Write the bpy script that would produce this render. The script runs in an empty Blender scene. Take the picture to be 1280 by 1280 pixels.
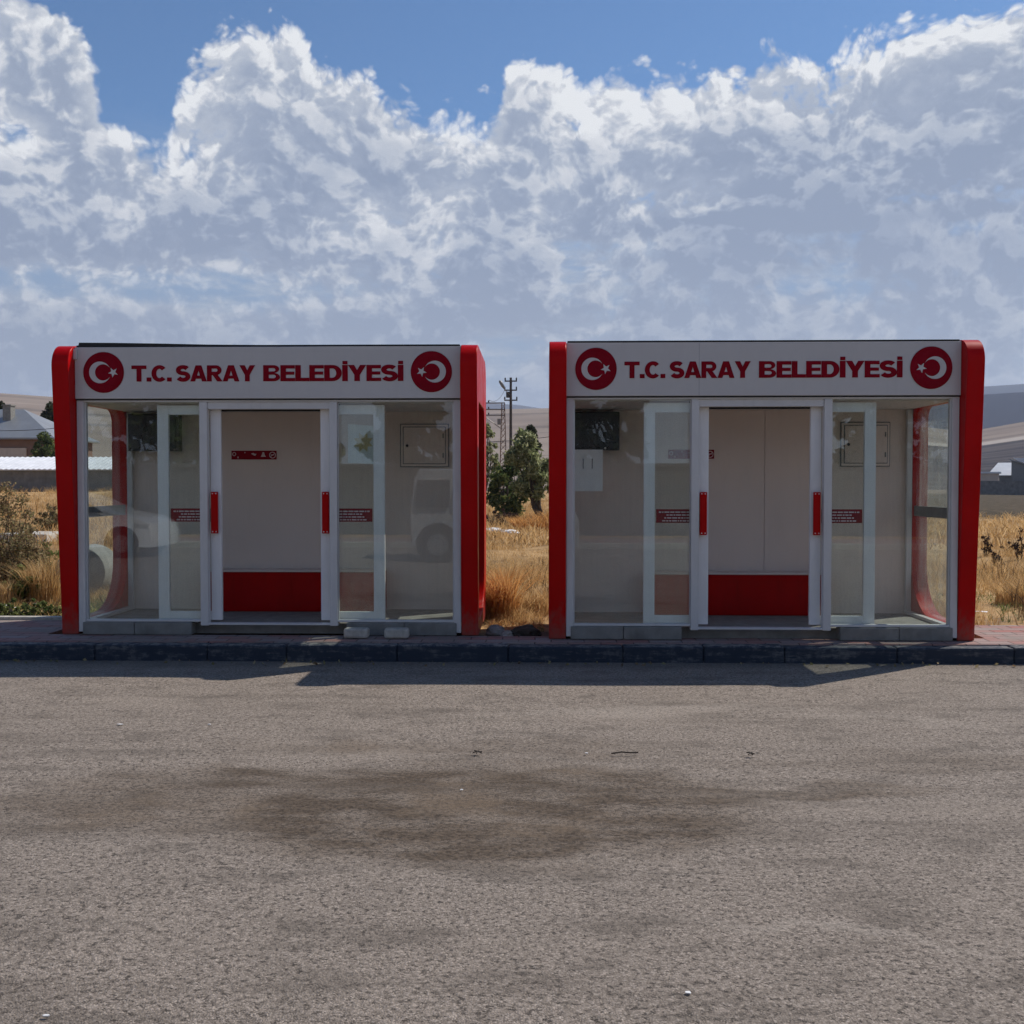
import bpy, bmesh, math, random
import numpy as np
from mathutils import Vector, Matrix, noise as mnoise
random.seed(7); rng = np.random.default_rng(7)
R = math.radians
C = bpy.context.scene.collection
SC = bpy.context.scene

# ------------------------------------------------------------------ camera model
F = 1312.0                      # focal length in photo pixels (1280 wide)
CAM = Vector((0, 0, 1.6))
YAW, PITCH = math.atan(30 / F), math.atan(35 / F)
def P(u, v, Y):
    """world point at depth plane Y that the photo shows at pixel u, v (used to measure the place)"""
    a, b = (u - 640) / F, (640 - v) / F
    d = Vector((a, math.cos(PITCH) + b * math.sin(PITCH), -math.sin(PITCH) + b * math.cos(PITCH)))
    d = Matrix.Rotation(YAW, 3, 'Z') @ d
    return CAM + d * ((Y - CAM.y) / d.y)

# ------------------------------------------------------------------ node helper
class N:
    def __init__(s, tree): s.t = tree; s.L = tree.links
    def node(s, ty, **kw):
        n = s.t.nodes.new(ty)
        for k, v in kw.items(): setattr(n, k, v)
        return n
    def put(s, sock, v):
        if isinstance(v, bpy.types.NodeSocket): s.L.new(v, sock)
        elif v is not None:
            if hasattr(sock.default_value, '__len__') and not hasattr(v, '__len__'): v = [v] * len(sock.default_value)
            elif hasattr(sock.default_value, '__len__') and len(sock.default_value) == 4 and len(v) == 3: v = (*v, 1)
            sock.default_value = v
    def m(s, op, a, b=None, c=None, clamp=False):
        n = s.node('ShaderNodeMath', operation=op, use_clamp=clamp)
        for i, x in enumerate((a, b, c)):
            if x is not None: s.put(n.inputs[i], x)
        return n.outputs[0]
    def add(s, a, b): return s.m('ADD', a, b)
    def sub(s, a, b): return s.m('SUBTRACT', a, b)
    def mul(s, a, b): return s.m('MULTIPLY', a, b)
    def v(s, op, a, b=None, scale=None):
        n = s.node('ShaderNodeVectorMath', operation=op)
        s.put(n.inputs[0], a)
        if b is not None: s.put(n.inputs[1], b)
        if scale is not None: s.put(n.inputs['Scale'], scale)
        return n.outputs['Value'] if op in ('LENGTH', 'DOT_PRODUCT') else n.outputs[0]
    def smooth(s, x, a, b, lo=0.0, hi=1.0):
        n = s.node('ShaderNodeMapRange', interpolation_type='SMOOTHSTEP')
        s.put(n.inputs[0], x); s.put(n.inputs[1], a); s.put(n.inputs[2], b); s.put(n.inputs[3], lo); s.put(n.inputs[4], hi)
        return n.outputs[0]
    def lin(s, x, a, b, lo=0.0, hi=1.0):
        n = s.node('ShaderNodeMapRange')
        s.put(n.inputs[0], x); s.put(n.inputs[1], a); s.put(n.inputs[2], b); s.put(n.inputs[3], lo); s.put(n.inputs[4], hi)
        return n.outputs[0]
    def noise(s, vec, scale, detail=4, rough=.55, dist=0.0, lac=2.0):
        n = s.node('ShaderNodeTexNoise'); s.put(n.inputs['Vector'], vec)
        for k, x in (('Scale', scale), ('Detail', detail), ('Roughness', rough), ('Distortion', dist), ('Lacunarity', lac)): s.put(n.inputs[k], x)
        return n.outputs['Fac']
    def noisec(s, vec, scale, detail=3):
        n = s.node('ShaderNodeTexNoise'); s.put(n.inputs['Vector'], vec); s.put(n.inputs['Scale'], scale); s.put(n.inputs['Detail'], detail)
        return n.outputs['Color']
    def voro(s, vec, scale, out='Distance', feature='F1'):
        n = s.node('ShaderNodeTexVoronoi', feature=feature); s.put(n.inputs['Vector'], vec); s.put(n.inputs['Scale'], scale)
        return n.outputs[out]
    def mix(s, f, a, b, blend='MIX'):
        n = s.node('ShaderNodeMix', data_type='RGBA', blend_type=blend); n.clamp_factor = True
        s.put(n.inputs[0], f); s.put(n.inputs[6], a); s.put(n.inputs[7], b)
        return n.outputs[2]
    def ramp(s, x, stops):
        n = s.node('ShaderNodeValToRGB'); s.put(n.inputs[0], x)
        e = n.color_ramp.elements
        while len(e) < len(stops): e.new(.5)
        for q, (p, c) in zip(e, stops): q.position = p; q.color = (*c, 1)
        return n.outputs[0]
    def obj(s): return s.node('ShaderNodeTexCoord').outputs['Object']
    def pos(s): return s.node('ShaderNodeNewGeometry').outputs['Position']
    def island(s): return s.node('ShaderNodeNewGeometry').outputs['Random Per Island']
    def xyz(s, vec):
        n = s.node('ShaderNodeSeparateXYZ'); s.put(n.inputs[0], vec); return n.outputs
    def comb(s, x, y, z):
        n = s.node('ShaderNodeCombineXYZ')
        for i, q in enumerate((x, y, z)): s.put(n.inputs[i], q)
        return n.outputs[0]
    def bump(s, h, strength=.3, dist=.01):
        n = s.node('ShaderNodeBump'); s.put(n.inputs['Height'], h); s.put(n.inputs['Strength'], strength); s.put(n.inputs['Distance'], dist)
        return n.outputs[0]

def mat(name):
    m = bpy.data.materials.new(name); m.use_nodes = True
    n = N(m.node_tree); b = m.node_tree.nodes['Principled BSDF']
    return m, n, b
def setb(n, b, **kw):
    al = dict(color='Base Color', rough='Roughness', metal='Metallic', normal='Normal', spec='Specular IOR Level', coat='Coat Weight', coatr='Coat Roughness', alpha='Alpha')
    for k, v in kw.items(): n.put(b.inputs[al[k]], v)

def simple(name, col, rough=.6, var=.12, scale=6, metal=0, bump=0, bscale=40, coat=0, grime=0, gcol=(.10, .085, .07), coatr=.12, spec=None):
    """one colour with soft wear and dirt of its own"""
    m, n, b = mat(name); o = n.obj()
    f = n.noise(o, scale, 5, .6)
    c = n.mix(n.lin(f, .3, .7, 0, 1), tuple(x * (1 - var) for x in col), tuple(min(1, x * (1 + var)) for x in col))
    if grime:
        g = n.noise(n.v('MULTIPLY', o, (6, 6, .9)), 1.6, 6, .65)
        c = n.mix(n.mul(n.smooth(g, .5, .75), grime), c, gcol)
    setb(n, b, color=c, rough=n.lin(n.noise(o, scale * 3, 3), .3, .7, max(.02, rough - .08), min(1, rough + .08)), metal=metal, coat=coat, coatr=coatr, spec=spec)
    if bump: setb(n, b, normal=n.bump(n.noise(o, bscale, 5, .65), bump, .01))
    return m

M = {}
M['red'] = simple('red_panel', (.47, .0012, .0012), .36, .10, 1.5, spec=.10, grime=.12, gcol=(.24, .006, .005))
m_ = M['red']; n_ = N(m_.node_tree); b_ = m_.node_tree.nodes['Principled BSDF']; o_ = n_.obj(); z_ = n_.xyz(o_)[2]
sp_ = n_.noise(n_.v('MULTIPLY', o_, (9, 9, 4)), 3, 6, .7)
dirt_ = n_.mul(n_.smooth(n_.add(z_, n_.mul(n_.sub(sp_, .5), .9)), .34, -.05), .55)
scr_ = n_.smooth(n_.noise(n_.v('MULTIPLY', o_, (30, 30, .5)), 2, 4, .6), .66, .72)
c_ = n_.mix(n_.mul(scr_, .25), b_.inputs['Base Color'].links[0].from_socket, (.55, .05, .04))
n_.put(b_.inputs['Base Color'], n_.mix(dirt_, c_, (.23, .13, .10)))
M['red_in'] = simple('red_bench_panel', (.40, .0015, .0015), .4, .10, 2, spec=.10, grime=.2, gcol=(.09, .01, .008))
M['deepred'] = simple('deep_red_vinyl', (.24, .001, .010), .5, .12, 8, spec=.08)
M['white'] = simple('white_composite_sheet', (.56, .535, .51), .45, .04, 1.2, grime=.10, gcol=(.42, .39, .36))
M['alu'] = simple('white_coated_aluminium', (.62, .61, .59), .4, .05, 3, grime=.22, gcol=(.36, .34, .31))
M['doorwhite'] = simple('white_door_frame', (.80, .79, .77), .4, .05, 3, grime=.18, gcol=(.45, .43, .40))
M['beige'] = simple('beige_wall_panel', (.70, .595, .53), .5, .04, .9, grime=.12, gcol=(.36, .31, .27))
M['ceil'] = simple('ceiling_sheet', (.66, .65, .64), .6, .05, 1)
M['rubber'] = simple('black_rubber', (.012, .012, .013), .7, .3, 8)
M['dark'] = simple('dark_plastic', (.014, .012, .014), .28, .3, 8)
M['grey'] = simple('grey_metal', (.16, .17, .175), .45, .15, 5, grime=.3)
M['conc'] = simple('concrete', (.22, .215, .195), .9, .22, 7, bump=.5, bscale=60, grime=.5, gcol=(.13, .12, .10))
M['blockc'] = simple('pale_concrete_block', (.46, .43, .37), .92, .2, 18, bump=.6, bscale=90, grime=.3)
M['paper'] = simple('white_paper', (.80, .80, .78), .8, .05, 10)
M['yellow'] = simple('yellow_print', (.66, .52, .27), .8, .1, 10)
M['letter'] = simple('small_white_print', (.62, .50, .50), .7, .1, 10)
M['steel'] = simple('galvanised_steel', (.19, .18, .175), .55, .2, 3, metal=.3)
M['rust'] = simple('rusty_steel', (.15, .085, .06), .8, .35, 5)
M['pole'] = simple('weathered_pole', (.055, .045, .04), .85, .3, 5)
M['bark'] = simple('bark', (.06, .045, .034), .95, .35, 9, bump=.7, bscale=30)
M['zinc'] = simple('zinc_roof', (.25, .265, .28), .45, .10, .8, metal=.25, grime=.25, gcol=(.30, .29, .28))
M['zincb'] = simple('bright_zinc_roof', (.62, .64, .66), .5, .08, .8, grime=.25, gcol=(.38, .37, .36))
M['plaster'] = simple('pale_plaster', (.55, .46, .38), .9, .1, .8, bump=.2, bscale=20, grime=.35, gcol=(.28, .22, .17))
M['brown'] = simple('brown_render', (.22, .13, .095), .9, .15, 1, bump=.2, bscale=20)
M['stone'] = simple('grey_block_wall', (.17, .165, .155), .95, .3, 1.8, bump=.6, bscale=8, grime=.4, gcol=(.07, .07, .065))
M['carwhite'] = simple('white_car_paint', (.88, .88, .88), .25, .02, 2, coat=.8, coatr=.04)
M['tyre'] = simple('tyre_rubber', (.018, .018, .018), .85, .2, 20)
M['rim'] = simple('alloy_rim', (.45, .46, .47), .3, .1, 10, metal=.8)
M['autoglass'] = simple('dark_car_glass', (.010, .012, .014), .06, .1, 2, coat=.5)
M['screen'] = simple('switched_off_screen', (.022, .024, .028), .32, .1, 2)
M['lamp'] = simple('headlight_lens', (.55, .58, .60), .12, .1, 5, coat=1)
M['litter'] = simple('white_litter', (.78, .78, .76), .7, .1, 20)
M['twig'] = simple('dark_twig', (.03, .022, .016), .9, .3, 30)
M['rubble'] = simple('rubble', (.34, .31, .28), .95, .4, 5, bump=.8, bscale=30)

# thin clear glass with dust and dried water streaks: lets the sun through
def glass_mat(name, dirt, tint):
    m = bpy.data.materials.new(name); m.use_nodes = True; n = N(m.node_tree)
    m.node_tree.nodes.remove(m.node_tree.nodes['Principled BSDF'])
    out = m.node_tree.nodes['Material Output']
    tr = n.node('ShaderNodeBsdfTransparent'); n.put(tr.inputs[0], tint)
    gl = n.node('ShaderNodeBsdfGlossy'); n.put(gl.inputs['Roughness'], .008); n.put(gl.inputs['Color'], (.95, .98, 1))
    lw = n.node('ShaderNodeLayerWeight'); n.put(lw.inputs['Blend'], .5); fr = n.add(.048, n.mul(n.m('POWER', lw.outputs['Facing'], 5), .9))
    mx = n.node('ShaderNodeMixShader'); n.put(mx.inputs[0], fr); n.L.new(tr.outputs[0], mx.inputs[1]); n.L.new(gl.outputs[0], mx.inputs[2])
    o = n.pos()
    streak = n.noise(n.v('MULTIPLY', o, (26, 26, 1.3)), 1, 5, .6)
    blot = n.noise(o, 3.2, 6, .62)
    fine = n.noise(o, 60, 3, .6)
    f = n.mul(n.smooth(n.add(n.mul(streak, .5), n.mul(blot, .5)), .40, .68), n.lin(fine, .3, .7, .6, 1.2))
    df = n.node('ShaderNodeBsdfDiffuse'); n.put(df.inputs[0], (.62, .62, .58))
    tl = n.node('ShaderNodeBsdfTranslucent'); n.put(tl.inputs[0], (.6, .6, .56))
    dd = n.node('ShaderNodeMixShader'); n.put(dd.inputs[0], .5); n.L.new(df.outputs[0], dd.inputs[1]); n.L.new(tl.outputs[0], dd.inputs[2])
    fx = n.node('ShaderNodeMixShader'); n.put(fx.inputs[0], n.add(n.mul(f, dirt), dirt * .15)); n.L.new(mx.outputs[0], fx.inputs[1]); n.L.new(dd.outputs[0], fx.inputs[2])
    n.L.new(fx.outputs[0], out.inputs[0])
    return m
M['glass'] = glass_mat('front_glass', .03, (.955, .985, .972))
M['glass_dirty'] = glass_mat('dusty_side_glass', .24, (.96, .985, .975))
M['glass_clear'] = glass_mat('side_glass', .05, (.96, .985, .975))

# ------------------------------------------------------------------ mesh helper
class MB:
    def __init__(s): s.bm = bmesh.new()
    def box(s, x0, x1, y0, y1, z0, z1, rot=None, piv=None):
        vs = [s.bm.verts.new(p) for p in ((x0,y0,z0),(x1,y0,z0),(x1,y1,z0),(x0,y1,z0),(x0,y0,z1),(x1,y0,z1),(x1,y1,z1),(x0,y1,z1))]
        for f in ((3,2,1,0),(4,5,6,7),(0,1,5,4),(1,2,6,5),(2,3,7,6),(3,0,4,7)): s.bm.faces.new([vs[i] for i in f])
        if rot is not None: bmesh.ops.rotate(s.bm, verts=vs, cent=piv or ((x0+x1)/2,(y0+y1)/2,(z0+z1)/2), matrix=rot)
        return s
    def prism(s, pts, axis, a, b):
        """polygon pts (2D) extruded along axis from a to b. x: (y,z)  y: (x,z)  z: (x,y)"""
        def q(p, t): return {'x': (t, p[0], p[1]), 'y': (p[0], t, p[1]), 'z': (p[0], p[1], t)}[axis]
        A = [s.bm.verts.new(q(p, a)) for p in pts]; B = [s.bm.verts.new(q(p, b)) for p in pts]
        s.bm.faces.new(A); s.bm.faces.new(B[::-1])
        for i in range(len(pts)):
            j = (i + 1) % len(pts); s.bm.faces.new((A[j], A[i], B[i], B[j]))
        return s
    def ring(s, outer, inner, axis, a, b):
        def q(p, t): return {'x': (t, p[0], p[1]), 'y': (p[0], t, p[1])}[axis]
        L = [[s.bm.verts.new(q(p, t)) for p in pts] for t in (a, b) for pts in (outer, inner)]
        n = len(outer)
        for i in range(n):
            j = (i + 1) % n
            s.bm.faces.new((L[0][i], L[0][j], L[1][j], L[1][i])); s.bm.faces.new((L[2][j], L[2][i], L[3][i], L[3][j]))
            s.bm.faces.new((L[0][j], L[0][i], L[2][i], L[2][j])); s.bm.faces.new((L[1][i], L[1][j], L[3][j], L[3][i]))
        return s
    def tube(s, pts, rad, seg=8, cap=True):
        pts = [Vector(p) for p in pts]
        rs = rad if hasattr(rad, '__len__') else [rad] * len(pts)
        prev = None; up = Vector((.13, .31, .94))
        for i, p in enumerate(pts):
            d = (pts[min(i+1, len(pts)-1)] - pts[max(i-1, 0)]).normalized()
            a = d.cross(up if abs(d.dot(up)) < .95 else Vector((1, 0, 0))).normalized(); b = d.cross(a)
            r = [s.bm.verts.new(p + (a * math.cos(t) + b * math.sin(t)) * rs[i]) for t in [2*math.pi*k/seg for k in range(seg)]]
            if prev:
                for k in range(seg): s.bm.faces.new((prev[k], prev[(k+1) % seg], r[(k+1) % seg], r[k]))
            elif cap: s.bm.faces.new(r[::-1])
            prev = r
        if cap: s.bm.faces.new(prev)
        return s
    def lathe(s, prof, cen, axis='z', seg=24):
        """prof: (radius, height) pairs"""
        rings = []
        for r, h in prof:
            ring = []
            for k in range(seg):
                t = 2*math.pi*k/seg; c_, s_ = math.cos(t)*r, math.sin(t)*r
                p = {'z': (c_, s_, h), 'y': (c_, h, s_), 'x': (h, c_, s_)}[axis]
                ring.append(s.bm.verts.new(Vector(p) + Vector(cen)))
            rings.append(ring)
        for A, B in zip(rings, rings[1:]):
            for k in range(seg): s.bm.faces.new((A[k], A[(k+1) % seg], B[(k+1) % seg], B[k]))
        s.bm.faces.new(rings[0][::-1]); s.bm.faces.new(rings[-1])
        return s
    def poly(s, pts):
        s.bm.faces.new([s.bm.verts.new(p) for p in pts]); return s
    def build(s, name, m, parent=None, bevel=0, smooth=False, loc=None):
        bmesh.ops.recalc_face_normals(s.bm, faces=s.bm.faces)
        me = bpy.data.meshes.new(name); s.bm.to_mesh(me); s.bm.free()
        o = bpy.data.objects.new(name, me); C.objects.link(o); me.materials.append(m)
        if parent is not None: o.parent = parent
        if loc is not None: o.location = loc
        if smooth:
            for p in me.polygons: p.use_smooth = True
            me.set_sharp_from_angle(angle=R(40))
        if bevel:
            b = o.modifiers.new('edge', 'BEVEL'); b.width = bevel; b.segments = 2; b.limit_method = 'ANGLE'; b.angle_limit = R(40)
        return o
def raw(name, V, Fc, m, parent=None, smooth=False):
    me = bpy.data.meshes.new(name)
    V = np.asarray(V, dtype=np.float32); Fc = np.asarray(Fc, dtype=np.int32); k = Fc.shape[1]
    me.vertices.add(len(V)); me.vertices.foreach_set('co', V.ravel())
    me.loops.add(Fc.size); me.loops.foreach_set('vertex_index', Fc.ravel())
    me.polygons.add(len(Fc)); me.polygons.foreach_set('loop_start', np.arange(0, Fc.size, k, dtype=np.int32))
    me.update(calc_edges=True); me.validate()
    if smooth: me.polygons.foreach_set('use_smooth', np.ones(len(Fc), dtype=bool))
    o = bpy.data.objects.new(name, me); C.objects.link(o); me.materials.append(m)
    if parent is not None: o.parent = parent
    return o
def tag(o, label, cat, group=None):
    o['label'] = label; o['category'] = cat
    if group: o['group'] = group
    return o
def thing(name, label, cat, loc=(0, 0, 0), rz=0, group=None):
    o = bpy.data.objects.new(name, None); C.objects.link(o); o.location = loc; o.rotation_euler.z = rz; o.empty_display_size = .2
    return tag(o, label, cat, group)
def struct(o, kind='structure'): o['kind'] = kind; return o
def copy_tree(o, parent=None):
    c = o.copy(); C.objects.link(c)
    if parent is not None: c.parent = parent
    for ch in list(o.children): copy_tree(ch, c)
    return c
def rounded(corners, seg=8):
    """corners: (x, y, r) counter-clockwise -> rounded loop"""
    out = []; n = len(corners)
    for i in range(n):
        p0, p, p1 = (Vector(corners[(i + k) % n][:2]) for k in (-1, 0, 1)); r = corners[i][2]
        a, b = (p0 - p).normalized(), (p1 - p).normalized(); ang = a.angle(b); d = r / math.tan(ang / 2)
        A, B = p + a * d, p + b * d; cen = p + (a + b).normalized() * (r / math.sin(ang / 2))
        va, vb = A - cen, B - cen; th = va.angle(vb); sgn = 1 if va.x * vb.y - va.y * vb.x > 0 else -1
        for k in range(seg + 1):
            t = sgn * th * k / seg
            out.append((cen.x + va.x * math.cos(t) - va.y * math.sin(t), cen.y + va.x * math.sin(t) + va.y * math.cos(t)))
    return out
def half(cx, oc, orx, ory, ic, irx, iry, t0=90, t1=-90, k=14):
    """strip between two elliptic arcs as quads"""
    o, i = [], []
    for q in range(k + 1):
        t = R(t0 + (t1 - t0)*q/k); o.append((cx + orx*math.cos(t), oc + ory*math.sin(t))); i.append((cx + irx*math.cos(t), ic + iry*math.sin(t)))
    return [[o[q], o[q+1], i[q+1], i[q]] for q in range(k)]
def bx2(x0, x1, y0, y1): return [[(x0, y0), (x1, y0), (x1, y1), (x0, y1)]]
def s_strip():
    sp = []
    for q in range(17): t = R(28 + 242*q/16); sp.append((.40 + .275*math.cos(t), .705 + .195*math.sin(t)))
    for q in range(1, 18): t = R(90 - 248*q/17); sp.append((.41 + .285*math.cos(t), .305 + .205*math.sin(t)))
    L, Rr = [], []
    for i, p in enumerate(sp):
        d = Vector(sp[min(i+1, len(sp)-1)]) - Vector(sp[max(i-1, 0)]); d.normalize(); nn = Vector((-d.y, d.x)); w = .118 + .022*abs(d.y)
        L.append(tuple(Vector(p) + nn*w)); Rr.append(tuple(Vector(p) - nn*w))
    return [[L[i], L[i+1], Rr[i+1], Rr[i]] for i in range(len(sp)-1)]
Al = [(0, 0), (.28, 0), (.33, .17), (.485, .17), (.485, .36), (.40, .36), (.485, .68), (.485, 1), (.315, 1)]
GL = {
 'T': (.86, bx2(0, .86, .78, 1) + bx2(.29, .57, 0, .78)),
 '.': (.27, bx2(0, .27, 0, .25)),
 'E': (.74, bx2(0, .28, 0, 1) + bx2(.28, .74, 0, .2) + bx2(.28, .70, .405, .595) + bx2(.28, .73, .79, 1)),
 'L': (.70, bx2(0, .28, 0, 1) + bx2(.28, .70, 0, .21)),
 'İ': (.28, bx2(0, .28, 0, 1) + bx2(.015, .265, 1.045, 1.25)),
 'Y': (.92, [[(0, 1), (.31, 1), (.46, .68), (.46, 0), (.32, 0), (.32, .39)], [(.46, .68), (.61, 1), (.92, 1), (.60, .39), (.60, 0), (.46, 0)]]),
 'A': (.97, [Al, [(.97 - x, y) for x, y in Al][::-1]]),
 'R': (.92, bx2(0, .28, 0, 1) + bx2(.28, .53, .80, 1) + bx2(.28, .53, .39, .60) + half(.53, .695, .33, .305, .70, .10, .10) + [[(.34, .388), (.64, .40), (.92, 0), (.60, 0)]]),
 'B': (.86, bx2(0, .28, 0, 1) + bx2(.28, .52, .82, 1) + bx2(.28, .52, .41, .61) + bx2(.28, .52, 0, .19) + half(.52, .7575, .29, .2425, .715, .10, .105) + half(.52, .2575, .33, .2575, .30, .12, .11)),
 'D': (.90, bx2(0, .28, 0, 1) + bx2(.28, .42, .79, 1) + bx2(.28, .42, 0, .21) + half(.42, .5, .47, .5, .5, .19, .29, k=18)),
 'C': (.88, half(.46, .5, .46, .52, .5, .185, .29, 42, 318, 26)),
 'S': (.82, s_strip()),
}
def text_mesh(name, txt, x0, x1, z0, cap, y, m, parent, depth=.004):
    gap = .012; wd = sum(GL[c][0] for c in txt) + gap*(len(txt) - 1); k = (x1 - x0) / wd; x = x0; mb = MB()
    for c in txt:
        for poly in GL[c][1]: mb.prism([(x + px*k, z0 + pz*cap) for px, pz in poly], 'y', y - depth, y)
        x += (GL[c][0] + gap) * k
    return mb.build(name, m, parent)

# ------------------------------------------------------------------ the shelter
W, TOP = 1.83, 2.77
def thick(m):
    ex = bmesh.ops.extrude_face_region(m.bm, geom=m.bm.faces[:])
    bmesh.ops.translate(m.bm, verts=[g for g in ex['geom'] if isinstance(g, bmesh.types.BMVert)], vec=(0, .002, 0))
def emblem(cx, cz, sgn, parent):
    e = MB().lathe([(.192, 0), (.194, -.002), (.194, -.004)], (cx, -.061, cz), 'y', 64).build('emblem', M['deepred'], parent)
    ax = cx - sgn * .034; ro = .103; bx = cx - sgn * .004; ri = .077
    d = abs(bx - ax); xi = (ro*ro - ri*ri + d*d) / (2*d); h = math.sqrt(max(0, ro*ro - xi*xi))
    a0 = math.atan2(h, xi); b0 = math.atan2(h, xi - d)
    pts = []
    for k in range(41):
        t = a0 + (2*math.pi - 2*a0) * k / 40; pts.append((ax + sgn*ro*math.cos(t), cz + ro*math.sin(t)))
    inn = []
    for k in range(41):
        t = b0 + (2*math.pi - 2*b0) * k / 40; inn.append((bx + sgn*ri*math.cos(t), cz + ri*math.sin(t)))
    m = MB()
    for k in range(40):      # crescent as a strip of quads
        q = [pts[k], pts[k+1], inn[k+1], inn[k]]
        m.poly([(p[0], -.0675, p[1]) for p in q])
    bmesh.ops.remove_doubles(m.bm, verts=m.bm.verts, dist=1e-5)
    thick(m); m.build('crescent', M['white'], e); m = MB()
    sx = cx + sgn * .092
    star = []
    for k in range(10):
        r = .050 if k % 2 == 0 else .020; t = math.pi + 2*math.pi*k/10 + .18
        star.append((sx + sgn*r*math.cos(t), -.0675, cz + r*math.sin(t)))
    vs = [m.bm.verts.new(p) for p in star]; c = m.bm.verts.new((sx, -.0675, cz))
    for k in range(10): m.bm.faces.new((vs[k], vs[(k+1) % 10], c))
    thick(m)
    m.build('star', M['white'], e)

def make_shelter():
    t = thing('bus_shelter', '-', 'bus shelter', group='red and white bus shelters')
    # side frames: closed loops leaning forward at the top, with a rounded opening
    for s in (-1, 1):
        a, b = (W + .002) * s, (W + .16) * s
        outer = rounded([(-.03, .004, .012), (1.56, .004, .10), (1.56, TOP, .25), (-.215, TOP, .20)])
        inner = rounded([(.075, .13, .03), (1.19, .13, .50), (1.19, 2.24, .14), (.075, 2.24, .06)])
        p = MB().ring(outer, inner, 'x', min(a, b), max(a, b)).build('side_panel', M['red'], t, bevel=.006, smooth=True)
        MB().box(min(s*1.832, s*1.872), max(s*1.832, s*1.872), -.012, .07, .0, .085).build('foot_plate', M['grey'], p)
        MB().box(min(1.868*s, 1.876*s), max(1.868*s, 1.876*s), .062, 1.21, .12, 2.255).build('side_glass', M['glass_dirty'] if s > 0 else M['glass_clear'], t)
        MB().box(min(1.850*s, 1.880*s), max(1.850*s, 1.880*s), .045, 1.20, 1.12, 1.225).build('side_rail', M['grey'], t, bevel=.003)
        m = MB().box(min(s*1.765, s*1.829), max(s*1.765, s*1.829), .05, 1.22, .102, .135)
        m.box(min(s*1.775, s*1.829), max(s*1.775, s*1.829), 1.19, 1.235, .135, 2.22)
        m.build('side_track', M['alu'], t, bevel=.003)
    # roof, ceiling, fascia
    MB().box(-W, W, .0, 1.54, 2.66, 2.755).box(-W+.01, W-.01, -.045, .30, 2.755, 2.772).build('roof', M['rubber'], t, bevel=.004)
    MB().box(-W, W, .05, 1.24, 2.225, 2.25).build('ceiling', M['ceil'], t)
    fa = MB().box(-W, W, -.06, -.002, 2.262, 2.752).build('fascia', M['white'], t, bevel=.004)
    MB().box(-W + .004, W - .004, -.055, .045, 2.253, 2.260).build('drip_strip', M['rubber'], fa)
    emblem(-1.553, 2.512, 1, t); emblem(1.553, 2.512, -1, t)
    for s_, x0, x1 in (('T.C.', -1.287, -.905), ('SARAY', -.862, -.112), ('BELEDİYESİ', -.035, 1.290)):
        text_mesh('lettering', s_, x0, x1, 2.425, .152, -.0605, M['deepred'], fa)
    # front frame
    for s in (-1, 1):
        MB().box(min(s*1.762, s*1.828), max(s*1.762, s*1.828), -.035, .045, .03, 2.250).build('corner_post', M['alu'], t, bevel=.004)
        MB().box(min(s*1.748, s*1.761), max(s*1.748, s*1.761), -.010, .030, .14, 2.232).build('glazing_bead', M['alu'], t)
        MB().box(min(s*.582, s*.655), max(s*.582, s*.655), -.035, .045, .092, 2.232).box(min(s*.656, s*.664), max(s*.656, s*.664), -.012, .02, .15, 2.232).build('mullion', M['alu'], t, bevel=.004)
        MB().box(min(s*.664, s*1.748), max(s*.664, s*1.748), .0, .006, .15, 2.232).build('window_pane', M['glass'], t)
        MB().box(min(s*.656, s*1.761), max(s*.656, s*1.761), -.03, .04, .128, .149).build('window_sill', M['alu'], t, bevel=.003)
    MB().box(-1.761, 1.761, -.034, .044, 2.233, 2.250).box(-.581, .581, -.02, .05, 2.165, 2.232).build('header_rail', M['alu'], t, bevel=.003)
    MB().box(-.66, .66, .085, .10, 2.150, 2.222).build('track_shade_strip', M['rubber'], t)  # solid black strip stands in for the shade inside the door track
    # sliding doors, slid open behind the fixed panes
    for s in (-1, 1):
        d = thing('sliding_door', '-', 'x'); del d['label']; del d['category']; d.parent = t
        def bx(x0, x1, y0, y1, z0, z1, mb): return mb.box(min(s*x0, s*x1), max(s*x0, s*x1), y0, y1, z0, z1)
        m = MB()
        bx(.478, .580, .060, .100, .135, 2.208, m); bx(.985, 1.092, .060, .100, .135, 2.208, m)
        bx(.580, .985, .061, .099, .135, .218, m); bx(.580, .985, .061, .099, 2.118, 2.208, m)
        m.build('door_frame', M['doorwhite'], d, bevel=.003)
        m = MB(); bx(.579, .986, .077, .083, .217, 2.119, m); m.build('door_glass', M['glass'], d)
        m = MB(); bx(.499, .566, .010, .034, .975, 1.375, m); bx(.515, .55, .034, .06, 1.0, 1.03, m); bx(.515, .55, .034, .06, 1.32, 1.35, m)
        h = m.build('handle', M['red'], d, bevel=.005)
        for z in (.992, 1.358):
            for x in (.516, .549): MB().lathe([(.006, .010), (.005, .007)], (s*x, 0, z), 'y', 10).build('screw', M['paper'], d)
        m = MB(); bx(.588, .972, .0735, .0765, 1.086, 1.214, m)
        st = m.build('notice_sticker', M['deepred'], d)
        m = MB(); rr = random.Random(5)
        for q, (a, b) in enumerate(((.60, .945), (.635, .90), (.61, .92), (.61, .915))):
            x = a
            while x < b - .02:
                wd = rr.uniform(.012, .05); bx(x, min(b, x + wd), .0722, .0733, 1.180 - q*.027, 1.193 - q*.027, m); x += wd + .008
        m.build('small_print', M['letter'], d)
    # inside
    m = MB()
    for x0, x1 in ((-1.826, -.925), (-.921, .298), (.302, 1.826)): m.box(x0, x1, 1.25, 1.29, .0, 2.62)
    m.build('back_wall', M['beige'], t)
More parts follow.
